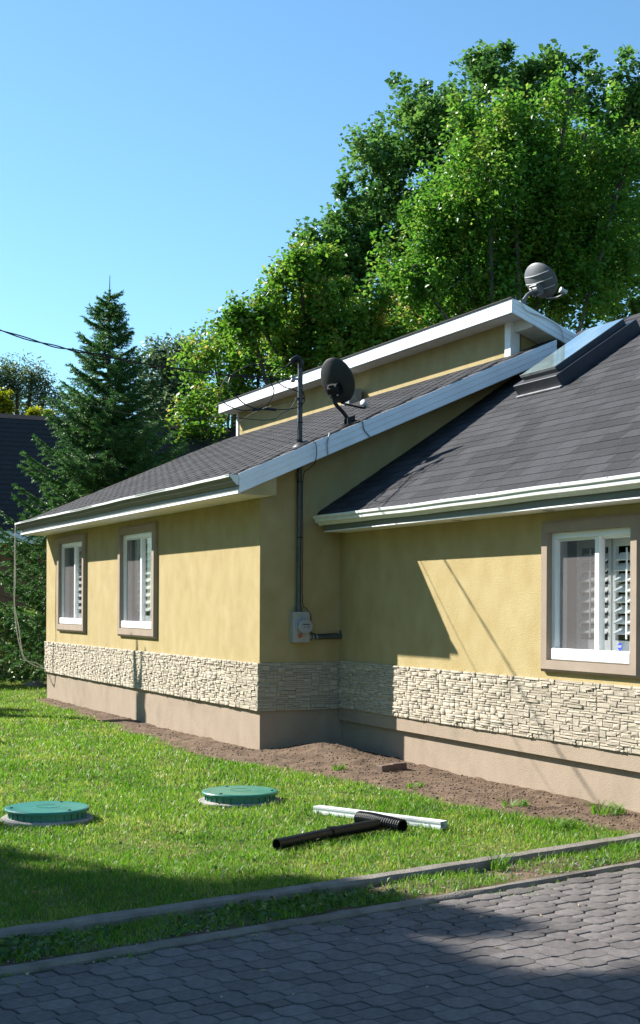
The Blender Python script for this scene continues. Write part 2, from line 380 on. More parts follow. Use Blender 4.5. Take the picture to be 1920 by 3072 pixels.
# --- windows
def window(x0, x1, z0, z1, y, trim, nl, first):
    # taupe moulding round the opening: four mitred lengths
    for side in range(4):
        t = trim; o_ = [(x0-t, z0-t*.95), (x1+t, z0-t*.95), (x1+t, z1+t*.95), (x0-t, z1+t*.95)]; i_ = [(x0, z0), (x1, z0), (x1, z1), (x0, z1)]
        k = (side+1) % 4
        A = [(o_[side], -.03), (o_[side], .0), (i_[side], .0), (i_[side], -.05), ((o_[side][0]*.75+i_[side][0]*.25, o_[side][1]*.75+i_[side][1]*.25), -.052)]
        B = [(o_[k], -.03), (o_[k], .0), (i_[k], .0), (i_[k], -.05), ((o_[k][0]*.75+i_[k][0]*.25, o_[k][1]*.75+i_[k][1]*.25), -.052)]
        MB().prism([(q[0], y+h, q[1]) for q, h in A], [(q[0], y+h, q[1]) for q, h in B]).build('window_trim', M_trim, house)
    yf = y+.0
    f = .052
    fr_ = MB(); fr_.box(x0+.002, x0+f, yf, yf+.11, z0+.002, z1-.002); fr_.box(x1-f, x1-.002, yf, yf+.11, z0+.002, z1-.002); fr_.box(x0+f, x1-f, yf, yf+.11, z1-f, z1-.002); fr_.box(x0+f, x1-f, yf+.012, yf+.11, z0+.002, z0+f*.8)
    fr_.box(x0+f, x0+f+.022, yf+.035, yf+.10, z0+f*.8, z1-f); fr_.box(x1-f-.018, x1-f, yf+.035, yf+.10, z0+f*.8, z1-f); fr_.box(x0+f+.022, x1-f-.018, yf+.035, yf+.10, z1-f-.02, z1-f)
    w = fr_.build('window', M_vinyl, house)
    MB().box(x0+f+.002, x1-.01, yf-.042, yf+.034, z0+.004, z0+.098).build('sill_rail', M_vinyl, w, bevel=.008)
    xm = x0+(x1-x0)*.545
    MB().box(xm-.026, xm+.026, yf+.012, yf+.07, z0+.1, z1-f-.001).build('mullion', M_vinyl, w)
    zb, zt = z0+.098, z1-f-.021
    MB().box(x0+f+.023, xm-.027, yf+.030, yf+.033, zb, zt).build('insect_screen', M_screen, w)
    MB().box(x0+f+.023, xm-.02, yf+.060, yf+.064, zb, zt).build('pane', M_glass, w)
    MB().box(xm+.027, x1-f-.019, yf+.052, yf+.056, zb, zt).build('pane', M_glass, w)
    # plantation shutters inside the room
    for a, b in ((x0+.13, xm-.012), (xm+.012, x1-.05)):
        sh = MB(); sh.box(a, a+.036, yf+.155, yf+.185, zb-.05, zt+.05); sh.box(b-.036, b, yf+.155, yf+.185, zb-.05, zt+.05); sh.box(a+.036, b-.036, yf+.155, yf+.185, zt-.055, zt+.05); sh.box(a+.036, b-.036, yf+.155, yf+.185, zb-.05, zb+.075)
        sh.build('shutter_frame', M_louver, w)
        n_ = nl
        for i in range(n_):
            zc = zb+.115+(zt-zb-.21)*(i+.5)/n_
            MB().obox(((a+b)/2, yf+.170, zc), ((b-a)/2-.038, 0, 0), (0, .034, .029), (0, -.0032, .0040)).build('louver', M_louver, w)
        MB().box((a+b)/2-.007, (a+b)/2+.007, yf+.118, yf+.126, zb+.09, zt-.07).build('tilt_bar', M_louver, w)
    return w
w1 = window(*WINS[0], .118, 9, True); w2 = window(*WINS[1], .118, 9, False); w3 = window(*WINS[2], .102, 8, False)
# alarm sticker inside the corner of the pane
ys = D+.0495
cx, cz = 4.855, 1.262
MB().lathe((cx, ys, cz), (0, -1, 0), [(.03, 0), (.03, .002)], n=8).build('sticker', M_blue, w3)
cu = bpy.data.curves.new('sticker_text', 'FONT'); cu.body = 'ADT'; cu.size = .024; cu.align_x = 'CENTER'; cu.align_y = 'CENTER'
to = bpy.data.objects.new('tmp', cu); COL.objects.link(to); dg = bpy.context.evaluated_depsgraph_get()
tme = bpy.data.meshes.new_from_object(to.evaluated_get(dg)); COL.objects.unlink(to); bpy.data.objects.remove(to)
tme.materials.clear(); tme.materials.append(M_print)
tx = bpy.data.objects.new('sticker_text', tme); tx.location = (cx, ys-.004, cz); tx.rotation_euler = (R(90), 0, 0); link(tx, w3)

# --- roofs
def roof_slab(mb, x0, x1, y0, y1, zf, th, zoff=-.012):
    A = [(x0, y0, zf(y0)+zoff), (x0, y1, zf(y1)+zoff), (x0, y1, zf(y1)+zoff-th), (x0, y0, zf(y0)+zoff-th)]
    mb.prism(A, [(x1, p[1], p[2]) for p in A])
mb = MB(); roof_slab(mb, XL-.06, XE-.012, YE-.03, YC, zl, .05); roof_slab(mb, .005, XE-.012, YC, 3.46, zl, .05); roof_wing = mb.build('roof', M_felt, house)
mb = MB(); roof_slab(mb, .17, XR+.3, D-.36, .66, zr, .05); roof_slab(mb, .006, XR+.3, .66, YRIDGE, zr, .05); roof_slab(mb, .006, XR+.3, YRIDGE, YB+.3, lambda y: zr(YRIDGE)-KR*(y-YRIDGE), .05); roof_main = mb.build('roof', M_felt, house)
KU = .40; YU = 2.836; ZU = 4.994
def zu(y): return ZU-KU*(y-YU)
mb = MB(); roof_slab(mb, -8.70, XE, YU+.005, YB+.3, zu, .045, -.005); roof_up = mb.build('roof', M_felt, house)
# clerestory wall, soffit boards, fascia
mb = MB(); mb.box(-8.53, 0, YC, YC+.12, zl(YC)-.15, 4.84); mb.add([(0.0, YC+.001, zl(YC)-.15), (0.0, 7.2, zl(YC)-.15), (0.0, 7.2, zu(7.2)-.04), (0.0, YC+.001, zu(YC)-.04)], [(0, 1, 2, 3)])
mb.add([(-8.53, YC+.12, 4.2), (-8.53, 7.2, 3.0), (-8.53, 7.2, zu(7.2)-.04), (-8.53, YC+.12, zu(YC)-.04)], [(0, 1, 2, 3)]); mb.build('wall', M_stucco, house)
MB().box(-.11, .012, YC-.025, YC+.10, zl(YC)-.05, 4.825).build('corner_post', M_white, house)
MB().box(-8.55, -8.47, YC-.02, YC+.10, zl(YC)-.05, 4.835).build('corner_post', M_white, house)
zs = 4.826
nb = 60; bw = (XE-.03+8.68)/nb
for i in range(nb):
    xa = -8.68+i*bw
    MB().box(xa+.0025, xa+bw-.0025, YU+.03, YC+.02, zs, zs+.012).build('soffit_board', M_soffit, house)
MB().box(-8.69, XE-.02, YU+.02, YC+.05, zs+.013, zs+.03).build('soffit_backing', M_felt, house)
for i in range(7):
    y0_ = YC+.03+i*.10
    mbq = MB(); A = [(.02, y0_, zu(y0_)-.155), (.02, y0_+.094, zu(y0_+.094)-.155), (.02, y0_+.094, zu(y0_+.094)-.143), (.02, y0_, zu(y0_)-.143)]
    mbq.prism(A, [(XE-.03, p[1], p[2]) for p in A]).build('soffit_board', M_soffit, house)
def stepped(mb, p0, p1, h, out, n=3, dz=1):
    """fascia cladding with n overlapping steps; p0,p1 = top edge ends"""
    p0, p1, out = map(lambda a: np.array(a, float), (p0, p1, out))
    prof = [(0, .0), (.012, 0)]
    for i in range(n):
        za, zb = -h*i/n, -h*(i+1)/n; prof += [(.012, za), (.018, zb+.006), (.012, zb+.003)]
    prof += [(.012, -h), (0, -h)]
    mb.prism([p0+out*a+np.array([0, 0, b]) for a, b in prof], [p1+out*a+np.array([0, 0, b]) for a, b in prof]); return mb
stepped(MB(), (-8.70, YU, ZU), (XE+.012, YU, ZU), .172, (0, -1, 0), 1).build('fascia', M_white, house)
stepped(MB(), (XE, YU, ZU), (XE, 5.2, zu(5.2)), .172, (1, 0, 0), 3).build('fascia', M_white, house)
mb = MB(); A = [(-8.705, YU-.03, ZU+.006), (-8.705, YU+.06, ZU+.012-.028), (-8.705, YU+.06, ZU-.02), (-8.705, YU-.03, ZU-.008)]
mb.prism(A, [(XE+.025, p[1], p[2]) for p in A]).build('drip_edge', M_felt, house)
stepped(MB(), (XE, YE-.012, zl(YE)-.016), (XE, 3.42, zl(3.42)-.016), .20, (1, 0, 0), 3).build('fascia', M_white, house)
mb = MB(); A = [(0.0, YE, zl(YE)-.21), (0., 3.3, zl(3.3)-.21), (0., 3.3, zl(3.3)-.20), (0., YE, zl(YE)-.20)]; mb.prism(A, [(XE, p[1], p[2]) for p in A]).build('soffit', M_stucco, house)
MB().prism([(XE-.012, YE+.02, 2.690), (XE-.012, .0, 2.690), (XE-.012, .0, zl(0)-.215), (XE-.012, YE+.02, zl(YE+.02)-.215)], [(XE+.002, YE+.02, 2.690), (XE+.002, .0, 2.690), (XE+.002, .0, zl(0)-.215), (XE+.002, YE+.02, zl(YE+.02)-.215)]).build('gable_return', M_stucco, house)
MB().box(.002, XE-.013, -.002, .012, 2.690, zl(0)-.205).build('gable_return', M_stucco, house)
MB().box(.013, XE-.03, YC+.02, YC+.032, 4.70, 4.825).build('soffit_return', M_soffit, house)
# wing eave: soffit, fascia, gutter
for i in range(64):
    xa = XL-.05+i*.151
    MB().box(xa+.0015, min(xa+.1495, XE-.014), YE+.005, -.002, 2.695, 2.703).build('soffit_board', M_white, house)
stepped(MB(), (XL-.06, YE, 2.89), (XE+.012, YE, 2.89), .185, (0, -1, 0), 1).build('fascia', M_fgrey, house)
MB().box(XL-.05, XE+.010, YE-.022, YE-.012, 2.697, 2.722).build('soffit_edge', M_white, house)
def gutter(x0, x1, yb, zt, parent, name='gutter', seed=1, h=.095, slim=False):
    prof = ([(0, 0), (0, -h), (-.030, -h), (-.052, -h*.72), (-.082, -h*.66), (-.086, -h*.40), (-.080, -h*.36), (-.102, -h*.22), (-.104, -.006), (-.104, .004), (-.094, .004), (-.096, -.01), (-.09, -h*.2), (-.03, -h+.02), (-.006, -h+.008), (-.006, 0)] if not slim else
            [(0, 0), (0, -h), (-.020, -h), (-.050, -h*.66), (-.062, -h*.62), (-.064, -h*.54), (-.080, -h*.30), (-.096, -h*.17), (-.104, -.010), (-.104, .004), (-.094, .004), (-.096, -.01), (-.09, -h*.2), (-.03, -h+.02), (-.006, -h+.008), (-.006, 0)])
    mb = MB(); n_ = 40; r = random.Random(seed); rows = []
    ph = r.uniform(0, 6)
    for i in range(n_+1):
        x = x0+(x1-x0)*i/n_; s = .006*math.sin(i*.33+ph)+.003*math.sin(i*1.1+ph)
        rows.append([(x, yb+a*(1+.04*math.sin(i*.5+ph)), zt+b+s*.6) for a, b in prof])
    k = len(prof); vs = [q for w_ in rows for q in w_]; fs = []
    for i in range(n_):
        for j in range(k): fs.append((i*k+j, i*k+(j+1) % k, (i+1)*k+(j+1) % k, (i+1)*k+j))
    mb.add(vs, fs)
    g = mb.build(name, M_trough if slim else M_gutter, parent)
    if slim:
        A2 = [[(x0+(x1-x0)*i/n_, yb-.1055+dy, rows[i][9][2]+dz) for dy, dz in ((0, -.022), (0, .004), (.014, .004), (.014, -.002), (.0012, -.022))] for i in range(n_+1)]
        m2 = MB(); v2 = [q for w_ in A2 for q in w_]; m2.add(v2, [(i*5+j, i*5+(j+1) % 5, (i+1)*5+(j+1) % 5, (i+1)*5+j) for i in range(n_) for j in range(5)]); m2.build('gutter_lip', M_gutter, g)
    # closed ends
    for x in (x0-.003, x1+.001):
        e = [(x, yb+a, zt+b) for a, b in prof[:10]]; MB().prism(e, [(x+.003, p[1], p[2]) for p in e]).build('end_cap', M_gutter, g)
    for i in range(int((x1-x0)/.6)):
        x = x0+.3+i*.6; MB().box(x, x+.022, yb-.106, yb-.002, zt+.003, zt+.007).build('gutter_strap', M_gutter, g)
    return g
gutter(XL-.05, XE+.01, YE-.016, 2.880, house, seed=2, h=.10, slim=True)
# main roof eave
YF = .655
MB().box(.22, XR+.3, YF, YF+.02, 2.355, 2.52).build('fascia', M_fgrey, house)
MB().box(.20, XR+.3, YF-.008, D-.002, 2.343, 2.353).build('soffit', M_white, house)
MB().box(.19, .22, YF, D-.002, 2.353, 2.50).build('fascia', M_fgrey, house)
gutter(.15, XR+.3, YF-.004, 2.505, house, seed=4)
for x in (2.1, 3.55, 5.0): MB().lathe((x+.6, .80, 2.343), (0, 0, -1), [(.05, 0), (.05, .004), (.03, .006)], n=16).build('soffit_vent', M_galvl, house)
# shingles ---------------------------------------------------------------
def shingle_mesh(w, l_):
    # wedge: x across, y up the slope, thin at the top, butt edge proud at the bottom
    b = .002
    vs = np.array([(b, 0, .0), (w-b, 0, .0), (w-b, 0, .0062), (b, 0, .0062), (b, l_, 0), (w-b, l_, 0), (w-b, l_, .0015), (b, l_, .0015)], float)
    fs = np.array([(0, 1, 2), (0, 2, 3), (3, 2, 6), (3, 6, 7), (0, 3, 7), (0, 7, 4), (1, 5, 6), (1, 6, 2), (4, 7, 6), (4, 6, 5), (0, 4, 5), (0, 5, 1)])
    return vs, fs
SHW, SHE = .30, .1435
SHV = {k: shingle_mesh(w, SHE+.012) for k, w in enumerate((SHW, SHW*.66, SHW*.34))}
SH_ME = []
for k in range(3):
    vs, fs = SHV[k]; me = bpy.data.meshes.new('shingle'); me.from_pydata([tuple(v) for v in vs], [], [tuple(f) for f in fs]); me.update(); me.materials.append(M_shingle); SH_ME.append(me)
def lay_shingles(x0, x1, y0, y1, zf, k, parent, singles, skip=None, step=.105):
    sc_ = math.sqrt(1+k*k); up = np.array([0, 1, k])/sc_; nn = np.array([0, -k, 1])/sc_; rows = int((y1-y0)*sc_/SHE)+1; items = []
    r = random.Random(int(x1*100))
    for i in range(rows):
        t = i*SHE; base = np.array([0, y0, zf(y0)])+up*t
        if base[1] > y1-.02: break
        x = x0-((i*step) % SHW)
        while x < x1:
            k_ = 0; w = SHW
            xa = x
            if xa < x0-.001:
                if x+SHW-x0 < .05: x += SHW; continue
                k_ = 2 if x+SHW-x0 < SHW*.5 else 1; w = SHW*(.34 if k_ == 2 else .66); xa = x+SHW-w
                if xa < x0: xa = x0
            if xa+w > x1+.02: break
            c = base+np.array([xa, 0, 0])
            if skip is None or not skip(c[0]+w/2, t):
                m = np.eye(4); tw = r.uniform(-.006, .006); m[:3, 0] = (1, 0, 0); m[:3, 1] = up+nn*r.uniform(-.004, .004)+np.array([tw, 0, 0]); m[:3, 2] = nn; m[:3, 3] = c+nn*r.uniform(-.010, -.0085)+up*r.uniform(-.003, .003)
                items.append((m, k_, c+np.array([w/2, 0, 0])))
            x += SHW
    items.sort(key=lambda q: np.linalg.norm(q[2]-CAM)); ind = []; rest = []
    for q in items: (ind if len(ind) < singles and singles_ok(q[2]) else rest).append(q)
    for m, k_, c in ind:
        o = bpy.data.objects.new('shingle', SH_ME[k_]); o.matrix_world = Matrix(m.tolist()); link(o, parent)
    stuff_mesh([(m, k_) for m, k_, c in rest], SHV, 'shingle_field', M_shingle, parent)
SKX0, SKX1, SKT0, SKT1 = 1.11, 1.90, 2.22, 3.40
tR = lambda t: t-(YR0-(D-.36))*0
y0r = D-.375; toff = (YR0-y0r)*math.sqrt(1+KR*KR)
lay_shingles(.01, XR+.3, y0r, YRIDGE, zr, KR, roof_main, 300, skip=lambda x, t: (t < .09 and x < .26) or SKX0-.02 < x < SKX1+.02 and SKT0+toff+.02 < t < SKT1+toff-.05)
lay_shingles(XL-.065, XE+.012, YE-.045, YC, zl, KL, roof_wing, 0, step=.105)
lay_shingles(.01, XE+.012, YC, 3.42, zl, KL, roof_wing, 0)

# --- skylight on the main roof
sc_ = math.sqrt(1+KR*KR); UPR = np.array([0, 1, KR])/sc_; NR = np.array([0, -KR, 1])/sc_; OR = np.array([0, YR0, ZR0])
def RP(x, t, h): return OR+np.array([x, 0, 0])+UPR*t+NR*h
skl = empty('skylight', tuple(RP(1.5, 2.8, 0))); tag(skl, 'dark framed glass skylight on raised curb of the grey shingle roof', 'skylight')
def rbox(mb, x0, x1, t0, t1, h0, h1):
    mb.obox(RP((x0+x1)/2, (t0+t1)/2, (h0+h1)/2), np.array([(x1-x0)/2, 0, 0]), UPR*(t1-t0)/2, NR*(h1-h0)/2); return mb
M_curbm = mat('skylight_metal', (.030, .032, .040), .38, .2, 8., .06, 40, spec=.5)
def put(mb, name, mt, parent, **k):
    o = mb.build(name, mt, None, **k); o.parent = parent; o.matrix_parent_inverse = parent.matrix_world.inverted() if False else Matrix.Translation(-Vector(parent.location)); return o
put(rbox(MB(), SKX0, SKX1, SKT0, SKT1, -.02, .128), 'curb', M_curbm, skl, bevel=.004)
fb = MB(); gx0, gx1, gt0, gt1 = 1.19, 1.815, 2.315, 3.32
rbox(fb, gx0, gx0+.03, gt0, gt1, .129, .185); rbox(fb, gx1-.03, gx1, gt0, gt1, .129, .185); rbox(fb, gx0+.03, gx1-.03, gt0, gt0+.03, .129, .183); rbox(fb, gx0+.03, gx1-.03, gt1-.03, gt1, .129, .185)
put(fb, 'frame', M_curbm, skl)
gd = MB(); gd.obox(RP((gx0+gx1)/2, (gt0+gt1)/2, .190), np.array([(gx1-gx0)/2+.004, 0, 0]), UPR*((gt1-gt0)/2+.004), NR*.004); put(gd, 'pane', M_skyglass, skl)
put(rbox(MB(), gx0-.006, gx1+.004, gt0-.010, gt0-.004, .168, .197), 'glazing_bar', M_galvl, skl)
put(rbox(MB(), SKX0-.01, SKX1+.012, SKT0-.035, SKT0-.001, .002, .014), 'flashing', M_galvl, skl)

# ------------------------------------------------------------------ ground
E_ = np.array([-.2335, .972]); E_ /= np.linalg.norm(E_); P_ = np.array([E_[1], -E_[0]])      # along / across the driveway
O_ = np.array([7.12, -2.52])                                                              # on the driveway-side edge of the low kerb
def dw(e, p, z=0.): q = O_+E_*e+P_*p; return (q[0], q[1], z)
def ep(x, y):
    dx, dy = x-O_[0], y-O_[1]; return dx*E_[0]+dy*E_[1], dx*P_[0]+dy*P_[1]
def smooth_noise(x, y, s, seed):
    r = np.random.default_rng(seed); v = 0
    for i in range(5):
        a = r.uniform(0, 6.28); f_ = s*(1.7**i); ph = r.uniform(0, 6.28, 2)
        v = v+np.sin((x*np.cos(a)+y*np.sin(a))*f_+ph[0])*np.cos((-x*np.sin(a)+y*np.cos(a))*f_*.8+ph[1])/(1.5**i)
    return v/2.2
def soil_edge(x):
    """front limit (y) of the bare strip along the house"""
    return np.interp(x, [-12, -9.6, -9.0, -6.5, -4, -2, -.3, .6, 1.3, 2.05, 3.2, 4.2, 5.0, 5.6, 6.4], [.9, .5, -.16, -.25, -.34, -.46, -.56, -.42, -.25, -.14, -.05, .02, .25, .55, .8])
def gz(x, y):
    x = np.asarray(x, float); y = np.asarray(y, float)
    e, p = ep(x, y)
    z = .018*smooth_noise(x, y, 1.1, 3)+.008*smooth_noise(x, y, 4.0, 4)
    z = z-.02*np.clip((p+1.3)/1.0, 0, 1)
    return np.where(p > -.47, -.11, z)
def soil_z(x, y):
    m = .135*np.exp(-((x-.75)/.62)**2-((y-.42)/.36)**2)+.06*np.exp(-((x-1.7)/.5)**2-((y-.45)/.3)**2)+.035*np.exp(-((x+.15)/.3)**2-((y+.22)/.2)**2)
    se = soil_edge(x); w = np.clip((y-se)/.18, -1, 1)
    return gz(x, y)*.5+.004+.022*w+m+.016*smooth_noise(x, y, 7., 8)*np.clip(w, 0, 1)+.010*smooth_noise(x, y, 19., 9)
def sheet(name, xs, ys, zf, mt, keep=None, kind='structure', parent=None):
    X, Y = np.meshgrid(xs, ys, indexing='ij'); Z = zf(X, Y)
    V = np.stack([X, Y, Z], -1).reshape(-1, 3); ny = len(ys); i, j = np.meshgrid(np.arange(len(xs)-1), np.arange(ny-1), indexing='ij')
    F = np.stack([i*ny+j, (i+1)*ny+j, (i+1)*ny+j+1, i*ny+j+1], -1).reshape(-1, 4)
    if keep is not None:
        c = V[F].mean(1); F = F[keep(c[:, 0], c[:, 1])]
    o = np_mesh(name, V, F, mt, parent, smooth=True)
    if kind: o['kind'] = kind
    return o
xs = np.concatenate([np.linspace(-400, -60, 8), np.linspace(-55, -16, 12), np.arange(-15, 9.0, .12), np.linspace(10, 60, 12), np.linspace(80, 400, 6)])
ys = np.concatenate([np.linspace(-400, -50, 8), np.linspace(-40, -7, 12), np.arange(-6.5, 1.6, .12), np.linspace(2, 60, 14), np.linspace(80, 400, 6)])
lawn = sheet('ground', xs, ys, gz, M_turf)
soil = sheet('soil_bed', np.arange(-12.2, 7.0, .05), np.arange(-.9, 1.25, .04), soil_z, M_soil,
             keep=lambda x, y: (y > soil_edge(x)-.16) & (y < np.where(x < 0, np.where(x < XL-.05, 1.2, .12), D+.12)) & (ep(x, y)[1] < -.45))
# clods and pebbles on the soil
def clod(n_, seed):
    r = np.random.default_rng(seed)
    ico = np.array([(1, 0, 0), (-1, 0, 0), (0, 1, 0), (0, -1, 0), (0, 0, 1), (0, 0, -1)], float); fs = np.array([(0, 2, 4), (2, 1, 4), (1, 3, 4), (3, 0, 4), (2, 0, 5), (1, 2, 5), (3, 1, 5), (0, 3, 5)])
    return ico, fs
ico, icf = clod(0, 0)
def scatter_clods(name, mt, xs_, ys_, zs_, smin, smax, seed, parent=None):
    r = np.random.default_rng(seed); n_ = len(xs_); s = r.uniform(smin, smax, n_)**1.0
    V = ico[None]*s[:, None, None]*r.uniform(.6, 1.3, (n_, 6, 1))*np.array([1, 1, .7]); a = r.uniform(0, 6.28, n_); ca, sa = np.cos(a)[:, None], np.sin(a)[:, None]
    X = V[..., 0]*ca-V[..., 1]*sa+xs_[:, None]; Y = V[..., 0]*sa+V[..., 1]*ca+ys_[:, None]; Z = V[..., 2]+zs_[:, None]
    F = (icf[None]+6*np.arange(n_)[:, None, None]).reshape(-1, 3)
    o = np_mesh(name, np.stack([X, Y, Z], -1).reshape(-1, 3), F, mt, parent, attr={'rnd': np.repeat(r.random(n_), 6)}); o['kind'] = 'stuff'; return o
n_ = 3600; x_ = RNG.uniform(-9.5, 5.9, n_); x_[:2600] = RNG.uniform(-.5, 5.9, 2600); se = soil_edge(x_); hi = np.where(x_ < 0, .0, D); y_ = se+(hi-se)*RNG.random(n_)**.9
k_ = (ep(x_, y_)[1] < -.6)
x_, y_ = x_[k_], y_[k_]
tag(scatter_clods('soil_clods', mat('soil_clod', (.14, .095, .066), .97, .3, 12., .5, 60, rnd=.3), x_, y_, soil_z(x_, y_), .004, .016, 21), 'crumbs of loose brown earth on the bed along the house', 'soil')

# kerbs, planting strip, driveway
def curve_off(e): return .018*math.sin(e*.8+.5)-.012*e*e*.06
def kerb(name, pa, pb, z0, z1, label):
    mb = MB(); es = np.arange(-5.2, 3.35, .12); prof = lambda: None; rows = []
    r = random.Random(int(pa*100))
    for e in es:
        j = lambda s: r.uniform(-s, s); c = curve_off(e)
        rows.append([dw(e, pa+c, z0), dw(e, pa+c+j(.006), z1-.012), dw(e, pa+.014+c+j(.004), z1+j(.003)), dw(e, pb-.016+c+j(.004), z1-.002+j(.003)), dw(e, pb+c+j(.006), z1-.018+j(.004)), dw(e, pb+.004+c, z0)])
    k = 6; vs = [q for w_ in rows for q in w_]; fs = []
    for i in range(len(rows)-1):
        for q in range(k): fs.append((i*k+q, i*k+(q+1) % k, (i+1)*k+(q+1) % k, (i+1)*k+q))
    fs += [tuple(range(k)), tuple((len(rows)-1)*k+q for q in range(k))]
    mb.add(vs, fs); o = mb.build(name, M_curb, None, smooth=True); tag(o, label, 'kerb'); return o
kerb('kerb', -.60, -.485, -.14, .010, 'raised grey concrete kerb edging the lawn')
kerb('kerb', -.07, .0, -.14, -.026, 'low narrow concrete kerb beside the paving stones')
def strip_z(x, y): return -.036+.016*smooth_noise(x, y, 6., 14)
ee, pp = np.meshgrid(np.arange(-5.2, 3.3, .06), np.linspace(-.49, -.06, 9), indexing='ij'); cofs = np.vectorize(curve_off)(ee)
SX = O_[0]+E_[0]*ee+P_[0]*(pp+cofs); SY = O_[1]+E_[1]*ee+P_[1]*(pp+cofs); V = np.stack([SX, SY, strip_z(SX, SY)], -1).reshape(-1, 3); ny = 9
i, j = np.meshgrid(np.arange(ee.shape[0]-1), np.arange(ny-1), indexing='ij'); F = np.stack([i*ny+j, (i+1)*ny+j, (i+1)*ny+j+1, i*ny+j+1], -1).reshape(-1, 4)
o = np_mesh('planting_strip', V, F, M_soil, smooth=True); o['kind'] = 'structure'
n_ = 1000; e_ = RNG.uniform(-2.6, 3.2, n_); p_ = RNG.uniform(-.45, -.1, n_); q = np.array([dw(a, b) for a, b in zip(e_, p_)])
tag(scatter_clods('strip_gravel', M_pebble, q[:, 0], q[:, 1], strip_z(q[:, 0], q[:, 1])+.002, .003, .012, 22), 'small gravel and crumbs between the two kerbs', 'gravel')
ZD = -.045
mb = MB(); mb.add([dw(-9, -.01, ZD-.013), dw(-9, 7.5, ZD-.013), dw(3.45, 7.5, ZD-.013), dw(3.45, -.01, ZD-.013)], [(0, 1, 2, 3)])
drive = mb.build('driveway', M_bed); drive['kind'] = 'structure'
LE, LP = .257, .218                       # lattice of octagons along / across the drive
def poly_paver(pts, th=.05, ch=.0045):
    pts = np.array(pts, float); n_ = len(pts); c = pts.mean(0)
    d = pts-c; L = np.linalg.norm(d, axis=1, keepdims=True); inn = c+d*(1-ch/L); mid = c+d*(1-ch*.25/L)
    vs = [(*q, -th) for q in pts]+[(*q, -ch*.8) for q in pts]+[(*q, -ch*.2) for q in mid]+[(*q, 0) for q in inn]; fs = []
    for a in range(3):
        for i_ in range(n_): k2 = (i_+1) % n_; fs += [(a*n_+i_, a*n_+k2, (a+1)*n_+k2), (a*n_+i_, (a+1)*n_+k2, (a+1)*n_+i_)]
    for i_ in range(1, n_-1): fs.append((3*n_, 3*n_+i_, 3*n_+i_+1))
    return np.array(vs), np.array(fs)
g_ = .0042
hs_e, hs_p = LE*.195, LP*.195             # half sides of the small squares
he, hp = LE/2-hs_e-.0, LP/2-hs_p          # half extents of octagon towards the squares
# octagon corners (local x across the drive, y along it)
oct_pts = [(hs_p, -(LE/2-hs_e)), (LP/2-hs_p, -hs_e), (LP/2-hs_p, hs_e), (hs_p, LE/2-hs_e), (-hs_p, LE/2-hs_e), (-(LP/2-hs_p), hs_e), (-(LP/2-hs_p), -hs_e), (-hs_p, -(LE/2-hs_e))]
def shrink(pts, g):
    pts = np.array(pts); L = np.linalg.norm(pts, axis=1, keepdims=True); return pts*(1-g/L)
PVV = {0: poly_paver(shrink(oct_pts, g_)), 1: poly_paver(shrink([(hs_p, -hs_e), (hs_p, hs_e), (-hs_p, hs_e), (-hs_p, -hs_e)], g_*1.3))}
PV_ME = []
for k in (0, 1):
    vs, fs = PVV[k]; me = bpy.data.meshes.new('paving_stone'); me.from_pydata([tuple(v) for v in vs], [], [tuple(f) for f in fs]); me.update(); me.materials.append(M_paver); PV_ME.append(me)
items = []; r = random.Random(5)
for a in range(-34, 20):
    for b in range(-3, 30):
        for (k, de, dp) in ((0, 0, 0), (0, .5, .5), (1, .5, 0), (1, 0, .5)):
            e = (a+de)*LE; p = .11+(b+dp)*LP
            if p > 6.3: continue
            c = np.array([O_[0]+E_[0]*e+p*.992-.02, O_[1]+E_[1]*e+p*.125, ZD])     # courses run a little askew to the kerb
            if c[1] > .84 or ep(c[0], c[1])[1] < .06: continue
            m = np.eye(4); t = r.uniform(-.022, .022); ca, sa = math.cos(t), math.sin(t)
            px = np.array([.992, .125, 0]); py = np.array([*E_, 0]); n3 = np.array([r.uniform(-.009, .009), r.uniform(-.009, .009), 1.])
            px2 = px*ca+py*sa; py2 = -px*sa+py*ca; px2[2] = -(px2@n3); py2[2] = -(py2@n3)
            m[:3, 0] = px2; m[:3, 1] = py2; m[:3, 2] = (0, 0, 1); m[:3, 3] = c+np.array([r.uniform(-.002, .002), r.uniform(-.002, .002), r.uniform(-.003, .003)])
            items.append((m, k, c))
def in_view(c, mar=1.0):
    a, b = uv(c); return abs(a) < .2286*mar and -.2987*mar < b
items.sort(key=lambda q: (not in_view(q[2], 1.03), np.linalg.norm(q[2]-CAM)))
for m, k, c in items[:300]:
    o = bpy.data.objects.new('paving_stone', PV_ME[k]); o.matrix_world = Matrix(m.tolist()); link(o, drive)
stuff_mesh([(m, k) for m, k, c in items[300:]], PVV, 'paving_field', M_paver, drive)
print('pavers in view', sum(in_view(q[2]) for q in items))

